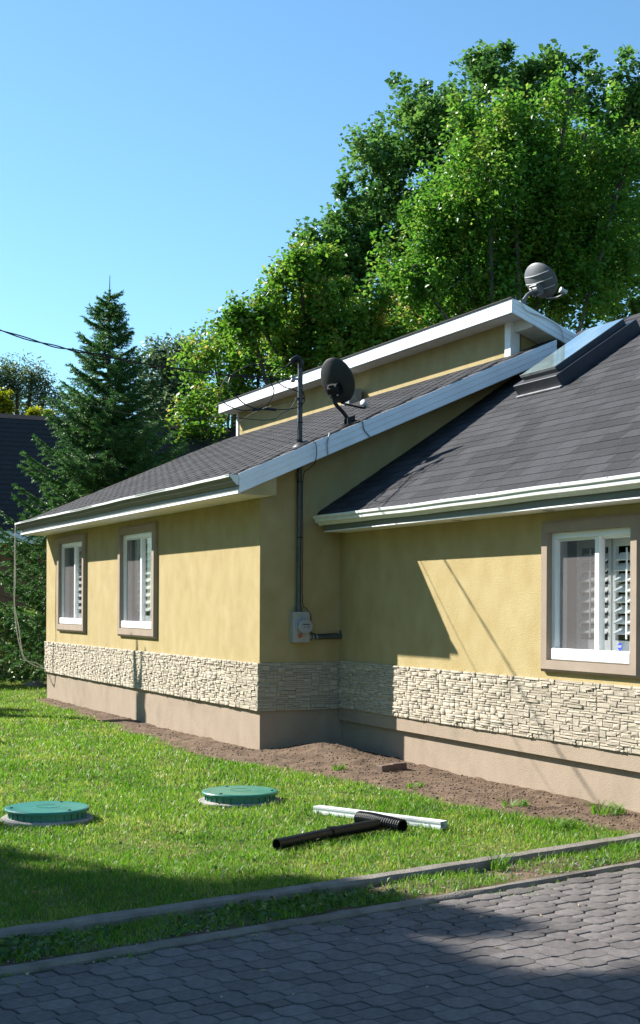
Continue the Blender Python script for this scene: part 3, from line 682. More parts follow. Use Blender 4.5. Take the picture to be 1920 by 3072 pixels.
# ------------------------------------------------------------------ grass and weeds
def blades(name, x, y, z, h, w, mt, seed, lean=.5, parent=None, tone=None):
    r = np.random.default_rng(seed); n_ = len(x); a = r.uniform(0, 6.283, n_); d = r.uniform(0, 6.283, n_); ln = h*lean*r.uniform(.2, 1.3, n_)
    wx, wy = np.cos(a)*w/2, np.sin(a)*w/2; lx, ly = np.cos(d)*ln, np.sin(d)*ln
    B = np.stack([x, y, z], -1)
    v = np.empty((n_, 5, 3), np.float32)
    v[:, 0] = B+np.stack([-wx, -wy, 0*wx], -1); v[:, 1] = B+np.stack([wx, wy, 0*wx], -1)
    mid = B+np.stack([lx*.35, ly*.35, h*.55], -1)
    v[:, 2] = mid+np.stack([wx*.8, wy*.8, 0*wx], -1); v[:, 3] = mid+np.stack([-wx*.8, -wy*.8, 0*wx], -1)
    v[:, 4] = B+np.stack([lx, ly, h*(1-.25*r.random(n_))], -1)
    b = 5*np.arange(n_)[:, None]; F = np.concatenate([b+[0, 1, 2], b+[0, 2, 3], b+[3, 2, 4]], 1).reshape(-1, 3)
    t = tone if tone is not None else r.random(n_)
    o = np_mesh(name, v.reshape(-1, 3), F, mt, parent, attr={'rnd': np.repeat(np.clip(t, 0, 1), 5)}); o['kind'] = 'stuff'; return o
M_grass = leaf_mat('grass_blade', [(0., (.045, .130, .012)), (.42, (.095, .235, .022)), (.75, (.185, .295, .040)), (1., (.36, .33, .12))], .48, .45, .35)
def lawn_points(n_, seed):
    r = np.random.default_rng(seed); d = 5.0*np.exp(r.random(n_)*math.log(30/5.0)); lat = r.uniform(-.30, .30, n_)*d
    q = CAM[:2]+RT*lat[:, None]+FW*d[:, None]; return q[:, 0], q[:, 1], d
def lawn_ok(x, y, r):
    e, p = ep(x, y); se = soil_edge(x)+.16*smooth_noise(x, y, 3.3, 31)+.05*smooth_noise(x, y, 11., 32)
    fade = np.clip((se-y)/.22+.15, 0, 1)
    ok = (p < -.61+np.vectorize(curve_off)(e)) & (r.random(len(x)) < fade**1.3)
    for (cx_, cy_, rr_) in LIDS: ok &= (x-cx_)**2+(y-cy_)**2 > rr_**2
    return ok
LIDS = [(3.63, -3.147, .33), (3.29, -1.52, .33)]
x, y, d = lawn_points(420000, 41); r = np.random.default_rng(42); ok = lawn_ok(x, y, r) & (x > -16) & (y < 3); x, y, d = x[ok], y[ok], d[ok]
tone = .40+.20*smooth_noise(x, y, 1.5, 51)+.14*smooth_noise(x, y, 5., 52)+r.normal(0, .17, len(x)); dryp = (smooth_noise(x, y, 2.6, 57)+.5*smooth_noise(x, y, 7., 58) > .30) & (r.random(len(x)) < .6); tone = np.where(dryp, .77+r.normal(0, .14, len(x)), tone)
tone = np.where(r.random(len(x)) < .05, r.uniform(.85, 1., len(x)), tone)
lush = np.clip(.85+.45*smooth_noise(x, y, 2.1, 53)+.25*smooth_noise(x, y, 7., 54), .35, 1.7)
h = (r.uniform(.016, .055, len(x)))*lush*np.clip(d/9, .85, 1.15); w = r.uniform(.0026, .0054, len(x))*np.clip(d/7, .8, 2.6)
tag(blades('lawn_grass', x, y, gz(x, y), h, w, M_grass, 43, .75, tone=tone), 'mown sunlit green lawn with dry patches before the house', 'grass')
print('blades', len(x))
# the lawn goes on beside the picture
n_ = 190000; d = 5.0*np.exp(r.random(n_)*math.log(30/5.0)); lat = np.where(r.random(n_) < .85, r.uniform(-1.1, -.285, n_), r.uniform(.285, .5, n_))*d; q = CAM[:2]+RT*lat[:, None]+FW*d[:, None]; x, y = q[:, 0], q[:, 1]
ok = lawn_ok(x, y, r) & (x > -18) & (y < 3); x, y, d = x[ok], y[ok], d[ok]
tag(blades('lawn_grass', x, y, gz(x, y), r.uniform(.02, .065, len(x)), r.uniform(.004, .008, len(x))*np.clip(d/7, .8, 2.6), M_grass, 45, .75, tone=.42+.2*smooth_noise(x, y, 1.5, 51)+r.normal(0, .18, len(x))), 'green lawn continuing towards the added row of maples', 'grass')
# weeds and grass in the planting strip
n_ = 20000; e_ = r.uniform(-5., 3.2, n_); p_ = r.uniform(-.47, -.085, n_); q = np.array([dw(a, b+curve_off(a)) for a, b in zip(e_, p_)])
nz_ = smooth_noise(q[:, 0], q[:, 1], 4.2, 61)-np.clip(e_*.06, -.5, .55)*1.0; ok = nz_ > r.uniform(-.75, .30, n_); q = q[ok]; e_ = e_[ok]
hh = r.uniform(.015, .055, len(q)); tag(blades('strip_grass', q[:, 0], q[:, 1], strip_z(q[:, 0], q[:, 1]), hh, r.uniform(.003, .006, len(q)), M_grass, 62, .9, tone=.4+r.normal(0, .2, len(q))), 'thin weedy grass growing between the two kerbs', 'grass')
# moss and grass in paving joints near the low kerb
n_ = 1500; e_ = r.uniform(-2.6, 3.0, n_); p_ = np.abs(r.normal(0, .10, n_)); ok = smooth_noise(e_, p_, 6., 63) > r.uniform(-.4, .6, n_); e_, p_ = e_[ok], p_[ok]
q = np.array([dw(a, b+.004+curve_off(a)) for a, b in zip(e_, p_)]); tag(blades('joint_grass', q[:, 0], q[:, 1], np.full(len(q), ZD-.01), r.uniform(.012, .034, len(q)), r.uniform(.003, .005, len(q)), M_grass, 64, 1., tone=.5+r.normal(0, .2, len(q))), 'moss and short grass in paving joints by the low kerb', 'grass')

def leaf_cloud(name, P, size, mt, parent, seed, aspect=.62, droop=0., up=.35, tone=None):
    """P (N,3) leaf positions; four-point folded leaves in random attitudes"""
    r = np.random.default_rng(seed); n_ = len(P); s = size*r.uniform(.65, 1.25, n_)
    nrm = r.normal(0, 1, (n_, 3)); nrm[:, 2] = np.abs(nrm[:, 2])*(1+up*2)+up; nrm /= np.linalg.norm(nrm, axis=1, keepdims=True)
    t = r.normal(0, 1, (n_, 3)); t[:, 2] -= droop; t -= nrm*np.sum(t*nrm, 1, keepdims=True); t /= np.linalg.norm(t, axis=1, keepdims=True); b = np.cross(nrm, t)
    s = s[:, None]; v = np.empty((n_, 4, 3), np.float32)
    v[:, 0] = P-t*s*.5; v[:, 2] = P+t*s*.5-nrm*s*.10; v[:, 1] = P+b*s*aspect*.5+nrm*s*.10; v[:, 3] = P-b*s*aspect*.5+nrm*s*.10
    k = 4*np.arange(n_)[:, None]; F = np.concatenate([k+[0, 1, 2], k+[0, 2, 3]], 1).reshape(-1, 3)
    tn = tone if tone is not None else r.random(n_)
    return np_mesh(name, v.reshape(-1, 3), F, mt, parent, attr={'rnd': np.repeat(np.clip(tn, 0, 1), 4)})
M_litter = leaf_mat('straw', [(0., (.20, .14, .07)), (1., (.42, .33, .18))], .2, .8, .2)
M_weed = leaf_mat('weed_leaf', [(0., (.02, .06, .012)), (.6, (.045, .12, .02)), (1., (.12, .20, .04))], .3, .5, .4)
n_ = 2600; e_ = r.uniform(-2.6, 3.2, n_); p_ = r.uniform(-.45, -.09, n_); q = np.array([dw(a, b+curve_off(a)) for a, b in zip(e_, p_)])
ok = smooth_noise(q[:, 0], q[:, 1], 3.1, 71)-np.clip(e_*.22, -.6, .6) > r.uniform(-.2, .4, n_); q = q[ok]; q[:, 2] = strip_z(q[:, 0], q[:, 1])+r.uniform(.008, .045, len(q))
wd = leaf_cloud('low_weeds', q, .034, M_weed, None, 72, .8); tag(wd, 'broad leaved low weeds between the two kerbs', 'weeds', kind='stuff')
x, y, d = lawn_points(16000, 47); r = np.random.default_rng(48); ok = lawn_ok(x, y, r) & (smooth_noise(x, y, 3.4, 59) > r.uniform(-.1, .9, len(x))) & (x > -9); x, y, d = x[ok], y[ok], d[ok]
q = np.stack([x, y, gz(x, y)+r.uniform(.012, .05, len(x))], -1); cl = leaf_cloud('lawn_clover', q, .026, M_weed, None, 74, .85, tone=.5+.4*r.random(len(x))); tag(cl, 'small round leaved clover and weeds scattered through the lawn', 'weeds', kind='stuff')
n_ = 900; x, y, d = lawn_points(n_, 49); ok = lawn_ok(x, y, r); x, y = x[ok], y[ok]; q = np.stack([x, y, gz(x, y)+r.uniform(.03, .055, len(x))], -1)
cl = leaf_cloud('lawn_litter', q, .03, M_litter, None, 75, .3); tag(cl, 'dry straw and leaf bits lying in the lawn', 'litter', kind='stuff')
# separate tufts
def tuft(x, y, zf, n_, hgt, spread, label, seed):
    r = np.random.default_rng(seed); a = r.uniform(0, 6.28, n_); rr = np.sqrt(r.random(n_))*spread; X = x+np.cos(a)*rr; Y = y+np.sin(a)*rr
    o = blades('grass_tuft', X-x, Y-y, np.zeros(n_), hgt*r.uniform(.5, 1.1, n_), r.uniform(.004, .008, n_), M_grass, seed, .9, tone=.35+r.normal(0, .12, n_))
    del o['kind']; o.location = (x, y, float(zf(x, y))-.004); tag(o, label, 'grass', 'grass tufts on bare ground'); return o
for i_, (x_, y_, nn_, hg, sp, lb) in enumerate([(5.28, .16, 190, .11, .14, 'wide green grass tuft on bare soil below the white window'), (4.47, .30, 110, .07, .11, 'low grass tuft on the soil strip before the taupe base'), (1.86, .04, 60, .08, .06, 'small grass tuft beside the loose red bricks'), (5.05, .74, 150, .12, .13, 'grass tuft close against the taupe base wall'), (3.2, .12, 70, .06, .08, 'thin grass tuft on soil between bricks and window')]):
    tuft(x_, y_, soil_z, nn_, hg, sp, lb, 80+i_)
q = dw(1.62, -.40); tuft(q[0], q[1], strip_z, 46, .17, .05, 'tall spiky grass tuft against the raised kerb', 90)
q = dw(2.75, -.33); tuft(q[0], q[1], strip_z, 120, .10, .10, 'bushy grass tuft between the kerbs near the house', 91)

# ------------------------------------------------------------------ things on the lawn
def septic(x, y, label, seed):
    t = empty('septic_lid', (x, y, 0)); z0 = float(gz(x, y)); tag(t, label, 'tank cover', 'green tank covers set in the lawn')
    MB().lathe((0, 0, z0-.06), (0, 0, 1), [(.325, 0), (.332, .06), (.330, .078), (.320, .086), (.20, .086)], n=48).build('concrete_ring', M_conc, t, smooth=True)
    cv = MB().lathe((0, 0, z0+.022), (0, 0, 1), [(.272, 0), (.272, .046), (.300, .049), (.303, .064), (.298, .072), (.285, .076), (.27, .073), (.16, .077), (.02, .078)], n=56).build('cover', M_lid, t, smooth=True)
    for k in range(28):
        a = 2*math.pi*k/28; MB().obox((.2745*math.cos(a), .2745*math.sin(a), z0+.046), (-math.sin(a)*.006, math.cos(a)*.006, 0), (math.cos(a)*.005, math.sin(a)*.005, 0), (0, 0, .022)).build('rib', M_lid, cv)
    MB().lathe((0, 0, z0+.0985), (0, 0, 1), [(.09, 0), (.09, .003), (.075, .003), (.075, .0)], n=32).build('raised_ring', M_lid, cv)
    for k in range(3):
        a = 2*math.pi*k/3+seed; MB().lathe((.255*math.cos(a), .255*math.sin(a), z0+.095), (0, 0, 1), [(.012, 0), (.012, .006), (.006, .008)], n=10).build('bolt', M_ink, cv)
    return t
septic(LIDS[0][0], LIDS[0][1], 'green round tank cover on concrete ring, far from the pipes', .4)
septic(LIDS[1][0], LIDS[1][1], 'green round tank cover on concrete ring, beside the white downspout', 1.1)
# white downspout length lying on the grass
def hollow_rect(p0, p1, w, h, th, name, mt, nr=1):
    p0, p1 = np.array(p0), np.array(p1); t = (p1-p0)/np.linalg.norm(p1-p0); s = np.cross(t, (0, 0, 1)); s /= np.linalg.norm(s); u = np.cross(s, t)
    def ring(p, a, b):
        pts = []
        cor = [(-1, -1), (1, -1), (1, 1), (-1, 1)]
        for i_ in range(4):
            c0, c1 = cor[i_], cor[(i_+1) % 4]
            for k in range(4):
                f_ = k/4; dx = c0[0]+(c1[0]-c0[0])*f_; dy = c0[1]+(c1[1]-c0[1])*f_; q_ = .93 if k in (2,) else 1.
                pts.append(p+s*a*dx*q_+u*b*dy*q_)
        return pts
    A, B, Bi, Ai = ring(p0, w/2, h/2), ring(p1, w/2, h/2), ring(p1, w/2-th, h/2-th), ring(p0, w/2-th, h/2-th); n_ = 16; vs = A+B+Bi+Ai; fs = []
    for a in range(4):
        b = (a+1) % 4
        for i_ in range(n_): k = (i_+1) % n_; fs.append((a*n_+i_, a*n_+k, b*n_+k, b*n_+i_))
    return MB().add(vs, fs).build(name, mt)
ds = hollow_rect((4.09, -1.22, .038), (5.17, -.745, .046), .078, .054, .002, 'downspout', M_vinyl); tag(ds, 'white rectangular downspout length lying on the lawn', 'downspout')
def pipe(pts, rad, th, name, mt, parent=None, n=20, ribs=0):
    pts = [np.array(p, float) for p in pts]; N = len(pts)
    out = MB(); rads = []
    for i_ in range(N): rads.append(rad*(1+(.09 if ribs and i_ % 4 in (1, 2) else (-.0 if not ribs else -.05))))
    out.tube(pts, rads, n, caps=False); k = len(out.v)
    out.tube(pts[::-1], [rad*.86]*N, n, caps=False)
    # rims
    for a, b in ((0, k+(N-1)*n), ((N-1)*n, k)):
        for i_ in range(n):
            pass
    return out
def pipe_obj(pts, rad, name, mt, ribs=0, parent=None):
    mb = pipe(pts, rad, 0, name, mt, ribs=ribs); n = 20
    t0 = np.array(pts[1])-np.array(pts[0]); t1 = np.array(pts[-1])-np.array(pts[-2])
    for p, t in ((pts[0], -t0), (pts[-1], t1)):
        mb.lathe(np.array(p), t, [(rad*1.01, -.002), (rad*1.01, .002), (rad*.84, .002), (rad*.84, -.002)], n=n)
        # open annulus: drop the two cap faces the lathe added
        mb.f = mb.f[:-2]
    return mb.build(name, mt, parent, smooth=not ribs)
bp_ = empty('drain_pipe', (5.25, -1.66, 0)); tag(bp_, 'smooth black plastic drain pipe with a coupling, lying in the grass', 'pipe')
A_, B_, C_ = np.array([5.44, -2.12, .046]), np.array([5.20, -1.615, .052]), np.array([5.05, -1.20, .06])
o = pipe_obj([A_+(B_-A_)*t for t in np.linspace(0, 1, 5)], .037, 'tube', M_black); o.parent = bp_; o.matrix_parent_inverse = Matrix.Translation(-bp_.location)
o = pipe_obj([B_+(C_-B_)*t for t in np.linspace(-.02, 1, 5)], .039, 'tube', M_black); o.parent = bp_; o.matrix_parent_inverse = Matrix.Translation(-bp_.location)
o = MB().tube([B_-(B_-A_)*.05, B_+(C_-B_)*.05], .044, 20).build('coupling', M_black, bp_, smooth=True); o.matrix_parent_inverse = Matrix.Translation(-bp_.location)
cp = spline([(4.71, -1.17, .055), (4.86, -1.145, .062), (5.02, -1.122, .062), (5.175, -1.075, .056)], 30)
tag(pipe_obj(cp, .048, 'corrugated_pipe', M_black, ribs=1), 'short black corrugated pipe lying across the smooth pipe', 'pipe')
# bricks
def brick(x, y, rz, label):
    mb = MB().box(-.052, .052, -.068, .068, -.03, .035); o = mb.build('brick', M_brick, None, bevel=.005); o.location = (x, y, float(soil_z(x, y))+.022); o.rotation_euler = (.05, -.06, rz); tag(o, label, 'brick', 'loose bricks on the soil'); return o
brick(2.17, .365, .10, 'pale worn brick end lying on the soil bed'); brick(2.12, .525, -.12, 'reddish brick lying on soil beside a paler brick')
# rock by the hedge
vs, fs = [], []
def rock(x, y, z, s, label, seed):
    rr = random.Random(seed); mb = MB(); n_ = 12; rings = []
    prof = [(.55, -.35), (.95, -.1), (1., .2), (.8, .48), (.4, .62)]
    for (a, hgt) in prof: rings.append([(s*a*math.cos(6.283*k/n_)*rr.uniform(.85, 1.15), s*1.3*a*math.sin(6.283*k/n_)*rr.uniform(.85, 1.15), s*hgt*rr.uniform(.9, 1.1)) for k in range(n_)])
    v_ = [q for g in rings for q in g]+[(0, 0, s*.66)]; f_ = []
    for i_ in range(len(rings)-1):
        for k in range(n_): f_.append((i_*n_+k, i_*n_+(k+1) % n_, (i_+1)*n_+(k+1) % n_, (i_+1)*n_+k))
    for k in range(n_): f_.append(((len(rings)-1)*n_+k, (len(rings)-1)*n_+(k+1) % n_, len(v_)-1))
    o = mb.add(v_, f_).build('rock', M_rock, None); o.location = (x, y, z); tag(o, label, 'rock'); return o
rock(-12.6, .62, .02, .15, 'small grey rock in the grass by the hedge', 3)
# fallen leaves on the paving
def fallen(e, p, s, rz, lab, grp):
    mb = MB(); pr_ = [(0, -.5, .0), (.16, -.2, .10), (.2, .1, .14), (.1, .4, .08), (0, .55, .02), (-.12, .35, .06), (-.17, .05, .12), (-.12, -.25, .06), (0, 0, .0)]
    mb.add([(a*s, b*s, c*s+.002) for a, b, c in pr_], [(i_, (i_+1) % 8, 8) for i_ in range(8)]); o = mb.build('fallen_leaf', M_deadleaf); o.location = dw(e, p, ZD); o.rotation_euler = (0, 0, rz); tag(o, lab, 'leaf', grp)
rr = random.Random(8)
spots = [(-1.55, .03), (-1.42, .045), (-1.3, .02), (-1.75, .05), (-.55, .07), (-.9, .62), (-.62, .35), (-1.28, .85), (-.2, .42), (.22, .95), (-1.02, 1.0), (.1, 1.35), (-.5, 1.25), (.5, .12), (.9, .6), (1.25, .55), (.62, .45), (1.6, .22)]
for e, p in spots: fallen(e, p, rr.uniform(.025, .045), rr.uniform(0, 6.28), 'small dry curled leaf fallen on the paving stones', 'dry leaves fallen on the paving')

# ------------------------------------------------------------------ electric service on the gable wall
met = empty('electric_meter', (0, .44, 1.33)); tag(met, 'grey electric meter box with round meter on the shaded yellow wall', 'electric meter')
def child(mb, name, mt, parent, **k):
    o = mb.build(name, mt, parent, **k); o.matrix_parent_inverse = Matrix.Translation(-Vector(parent.location)); return o
child(MB().box(-.002, .10, .345, .535, 1.172, 1.498), 'box', M_box, met, bevel=.004)
ms = child(MB().lathe((.10, .452, 1.345), (1, 0, 0), [(.088, 0), (.088, .012), (.08, .016), (.08, .055)], n=36), 'meter_socket', M_galvl, met, smooth=True)
child(MB().lathe((.155, .452, 1.345), (1, 0, 0), [(.078, 0), (.078, .028), (.072, .036), (.0, .038)], n=36), 'meter_dial', M_mglass, met, smooth=True)
child(MB().box(.1935, .1945, .410, .495, 1.362, 1.372), 'display', M_ink, met)
for a, b in ((.425, .44), (.465, .49)): child(MB().box(.1935, .1945, a, b, 1.335, 1.343), 'print_bar', M_ink, met)
for zz in (1.318, 1.308): child(MB().box(.1935, .1945, .432, .472, zz, zz+.003), 'print_bar', M_box, met)
child(MB().lathe((.10, .415, 1.243), (1, 0, 0), [(.022, 0), (.022, .014), (.012, .018)], n=18), 'seal', M_orange, met, smooth=True)
hc = empty('conduit', (.045, .74, 1.232)); tag(hc, 'short horizontal grey conduit from meter box to the inner corner', 'conduit')
child(MB().tube([(.045, .536, 1.230), (.045, .93, 1.233)], .026, 14), 'tube', M_galv, hc, smooth=True)
for a in (.55, .585, .63): child(MB().tube([(.045, a, 1.230), (.045, a+.014, 1.230)], .031, 14), 'coupling', M_galvl, hc, smooth=True)
child(MB().tube(spline([(.045, .915, 1.24), (.035, .93, 1.27), (.02, .931, 1.30)], 6), .012, 8), 'bend', M_galv, hc, smooth=True)
mast = empty('service_mast', (.05, .43, 1.5)); tag(mast, 'dark grey service mast rising from meter box through the roof edge', 'mast')
child(MB().tube([(.05, .425, 1.498), (.05, .43, 4.12)], .0265, 16), 'pole', M_galv, mast, smooth=True)
child(MB().tube([(.05, .425, 1.498), (.05, .425, 1.56)], .033, 16), 'coupling', M_galv, mast, smooth=True)
for z in (2.28, 2.87, 3.50, 3.70): child(MB().tube([(.05, .43, z), (.05, .43, z+.012)], .031, 14), 'strap', M_black, mast, smooth=True)
child(MB().lathe((.05, .44, zl(.44)-.01), (0, -.4, 1), [(.10, 0), (.085, .012), (.034, .03), (.030, .06)], n=20), 'flashing', M_black, mast, smooth=True)
child(MB().tube(spline([(.05, .43, 4.08), (.05, .43, 4.15), (.05, .405, 4.185), (.045, .36, 4.17), (.04, .325, 4.14)], 6), [.029]*13+[.032]*6+[.031]*5+[.028], 14), 'weatherhead', M_black, mast, smooth=True)
child(MB().box(.03, .07, .36, .405, 3.955, 3.975).box(.03, .07, .335, .36, 3.93, 4.0).lathe((.05, .345, 3.93), (0, 0, 1), [(.02, 0), (.026, .02), (.018, .035), (.026, .05), (.02, .07)], n=14), 'insulator', M_galvl, mast, smooth=True)
child(MB().tube([(.05, .40, 3.76), (.05, .47, 3.76)], .006, 6).box(.03, .07, .38, .48, 3.755, 3.768), 'clamp', M_black, mast)
# thin cables down the pole
tag(MB().tube(spline([(.08, .40, 3.77), (.09, .395, 3.55), (.10, .39, zl(.39)+.03), (XE+.03, .42, zl(.42)-.02), (XE+.028, .43, zl(.43)-.22), (.25, .45, 3.0), (.085, .452, 2.9), (.083, .455, 2.2), (.083, .455, 1.62), (.09, .50, 1.53), (.10, .548, 1.45), (.06, .552, 1.33), (.03, .62, 1.262), (.02, .90, 1.268)], 8), .0042, 6).build('cable', M_cable), 'thin black cable running down the service mast past the meter box', 'cable')
# loops at the mast head
tag(MB().tube(spline([(.04, .33, 4.14), (.03, .24, 4.08), (.0, .10, 4.10), (-.05, -.10, 4.09), (-.09, -.28, 3.99)], 8), .0065, 7).build('cable', M_cable), 'black cable arching from the weatherhead towards the overhead line', 'cable')
tag(MB().tube(spline([(.04, .33, 4.13), (.02, .20, 4.04), (.0, .15, 3.97), (.01, .26, 3.88), (.03, .34, 3.86), (.06, .40, 3.83)], 8), .006, 7).build('cable', M_cable), 'black cable dropping steeply from the weatherhead to the mast clamp', 'cable')
tag(MB().tube(spline([(-.085, -.30, 3.985), (-.07, -.33, 3.85), (-.03, -.18, 3.68), (.0, -.02, 3.635), (.03, .09, 3.72), (.02, .14, 3.84), (-.04, .08, 3.95), (-.09, -.05, 3.985), (-.1, -.28, 3.975)], 10), .0065, 7).build('cable', M_cable), 'round black cable loop hanging left of the mast', 'cable')
tag(MB().tube(spline([(-.09, -.36, 3.95), (-.08, -.42, 3.82), (-.05, -.40, 3.68), (-.01, -.22, 3.605), (.02, .0, 3.625), (.05, .30, 3.64), (.085, .445, 3.70), (.08, .46, 3.80), (.07, .42, 3.86)], 10), .0055, 7).build('cable', M_cable), 'long black cable loop swinging back to the mast', 'cable')
tag(MB().tube([(.0, -.10, 3.607), (.008, .01, 3.632)], .013, 10).tube([(.02, .02, 3.632), (.03, .16, 3.628)], .015, 10).build('cable_connector', M_black, None, smooth=True), 'dark splice connectors joining the hanging cable loops', 'connector')
# overhead line and second thin wire to the pole
ovp = [(.03, .34, 3.965), (-.06, .10, 3.965), (-.115, -.64, 3.985), (-.262, -1.665, 4.10), (-.531, -2.62, 4.32), (-1.1, -5.0, 5.1), (-2.3, -9.4, 7.3)]
sp = spline(ovp, 20)
ov = empty('overhead_cable', (.03, .34, 3.965)); tag(ov, 'twisted black overhead cable running from the mast into the open', 'cable')
for k in range(2):
    pts = [p+.010*np.array([math.cos(i_*.55+k*math.pi)*.6, 0, math.sin(i_*.55+k*math.pi)]) for i_, p in enumerate(sp)]
    child(MB().tube(pts, .0062, 6), 'strand', M_cable, ov, smooth=True)
tag(MB().tube(spline([(.05, .40, 3.765), (.041, .24, 3.60), (-.006, -.232, 3.52), (-.5, -2.6, 3.85), (-2.28, -9.4, 6.9)], 16), .004, 6).build('telephone_wire', M_cable), 'thin single wire from the mast clamp running beside the thick cable', 'wire')
tag(MB().tube(spline([(.05, .40, 3.74), (-.3, .1, 3.66), (-8.6, YC-.05, 4.62)], 10), .0028, 5).build('wire', M_cable), 'hair thin wire from the mast towards the clerestory end', 'wire')
up_ = empty('utility_pole', (-2.32, -9.5, 0)); tag(up_, 'brown wooden utility pole carrying the overhead cable', 'utility pole')
child(MB().tube([(-2.32, -9.5, -.3), (-2.32, -9.5, 7.9)], [.14, .10], 14), 'pole', M_twire, up_, smooth=True)
child(MB().lathe((-2.32, -9.39, 7.3), (0, 1, 0), [(.03, -.02), (.03, .02)], n=10), 'insulator', M_galvl, up_)
# white cable pair hanging from the far gutter end
wc = empty('hanging_cable', (XL-.06, -.48, 2.88)); tag(wc, 'pair of pale cables hanging from the gutter end to the stone band', 'cable')
for k, dlt in ((0, 0.), (1, 1.)):
    pts = spline([(XL-.09, -.50, 2.87), (XL-.10, -.505+.01*dlt, 2.45), (XL-.10, -.508+.015*dlt, 1.95), (XL-.09, -.51+.005*dlt, 1.55), (XL-.07, -.48+.04*dlt, 1.18), (XL-.045, -.42+.02*dlt, .86), (XL-.03, -.33-.02*dlt, .66), (XL-.03, -.20+.05*dlt, .565+.03*dlt), (XL-.028, -.02, .50)], 10)
    child(MB().tube(pts, .007, 6), 'strand', M_wcable, wc, smooth=True)

# ------------------------------------------------------------------ satellite dishes
def dish(name, label, base, centre, axis, rx, ry, m_back, m_face, m_arm, elbow, lnb, depth=.055, ribs=False):
    t = empty(name, base); tag(t, label, 'satellite dish'); axis = np.array(axis, float); axis /= np.linalg.norm(axis); c = np.array(centre, float)
    n_ = 10; prof = []
    for i_ in range(n_+1):
        q_ = i_/n_; prof.append((max(q_, .02)*1.0, -depth*(1-q_*q_)))
    front = [(q_, h+.004) for q_, h in prof][::-1]
    mb = MB(); u = np.array([0, 0, 1.])-axis*axis[2]; u /= np.linalg.norm(u); w = np.cross(u, axis); N = 40
    def ring(pr2):
        vs = []
        for q_, h in pr2:
            for k in range(N): a = 2*math.pi*k/N; vs.append(c+axis*h+q_*(w*rx*math.cos(a)+u*ry*math.sin(a)))
        return vs
    full = prof+[(1.02, .004), (1.02, .010)]+[(.97, .006)]+front[1:]
    vs = ring(full); fs = []
    for i_ in range(len(full)-1):
        for k in range(N): fs.append((i_*N+k, i_*N+(k+1) % N, (i_+1)*N+(k+1) % N, (i_+1)*N+k))
    fs += [tuple(range(N-1, -1, -1)), tuple((len(full)-1)*N+k for k in range(N))]
    mb.add(vs, fs); child(mb, 'reflector', m_back, t, smooth=True)
    # bracket behind the dish, bent tube foot, base plate
    bk = c-axis*(depth+.0)-u*ry*.30
    br = child(MB().obox(bk-axis*.028, w*.06, u*.065, axis*.035).lathe(bk-axis*.03, w, [(.05, -.07), (.05, .07)], n=18), 'bracket', m_arm, t, bevel=.004)
    for sx in (-1, 1):
        for sy in (-1, 1): child(MB().lathe(bk+w*sx*.045+u*sy*.05-axis*.064, -axis, [(.009, 0), (.009, .012), (.004, .014)], n=8), 'bolt', M_galvl, br)
    child(MB().tube(spline([np.array(base)+np.array([0, 0, .02]), *elbow, bk-axis*.05], 6), .021, 12), 'foot_tube', m_arm, t, smooth=True)
    b = np.array(base); slope = KL
    child(MB().obox(b+np.array([0, 0, .004]), (.09, 0, 0), (0, .05, .05*slope), (0, -.004*slope, .005)).obox(b+np.array([-.04, 0, .035]), (.006, 0, 0), (0, .045, .02), (0, 0, .035)).obox(b+np.array([.04, 0, .035]), (.006, 0, 0), (0, .045, .02), (0, 0, .035)), 'base_plate', m_arm, t)
    lo = c-u*ry*.98; L = np.array(lnb, float)
    ac = child(MB().tube(spline([lo-axis*.02, lo+axis*.08-u*.05, L-axis*.04-u*.035, L-u*.02], 6), .012, 8), 'feed_arm', m_arm, t, smooth=True)
    d = (c-L); d /= np.linalg.norm(d)
    child(MB().lathe(L-d*.05, d, [(.022, 0), (.026, .02), (.026, .055), (.034, .06), (.034, .085), (.02, .09)], n=18), 'feed_horn', m_face, t, smooth=True)
    if ribs:
        for q_ in (-.42, .02, .42):
            pts = []
            for s_ in np.linspace(-.9, .9, 9):
                rr2 = min(1., math.hypot(s_, q_)); pts.append(c-axis*(depth*(1-rr2**2)+.008)+w*rx*s_*math.sqrt(max(0, 1-q_*q_))+u*ry*q_)
            child(MB().tube(pts, .006, 6), 'rib', m_face, t, smooth=True)
    return t
rt3 = np.array([RT[0], RT[1], 0]); fw3 = np.array([FW[0], FW[1], 0]); u3 = np.array([0, 0, 1.])
# charcoal dish by the mast: seen from behind, facing away and to the right
c1 = np.array([.20, .794, 3.956])
ax1 = fw3*.74+rt3*.52+u3*.42
dish('satellite_dish', 'charcoal satellite dish on bent foot beside the service mast', (.22, .93, zl(.93)+.008), c1, ax1, .205, .245, M_dish, M_dishp, M_black,
     [np.array([.215, .86, 3.62]), np.array([.21, .775, 3.70]), np.array([.20, .755, 3.76])], c1+fw3*.30+rt3*.30-u3*.20)
c2 = np.array([.40, 3.22, 5.225])
ax2 = rt3*.72+fw3*.45+u3*.52
dish('satellite_dish', 'grey satellite dish on the upper roof corner before the trees', (.33, 3.0, zu(3.0)+.004), c2, ax2, 0.245, .205, M_dishg, M_dishp, M_dishg,
     [np.array([.35, 3.05, 5.02]), np.array([.36, 3.09, 5.07])], c2+rt3*.26+fw3*.05-u3*.10, depth=.075, ribs=True)
tag(MB().tube(spline([(.36, 2.95, zu(2.95)+.02), (XE+.03, 2.93, 4.95), (XE+.035, 3.0, 4.86), (XE+.03, 3.25, 4.80), (XE+.03, 3.45, 4.71), (XE+.03, 3.5, 4.58)], 8), .006, 6).build('cable', M_wcable), 'pale cable clipped along the upper roof fascia under the grey dish', 'cable')
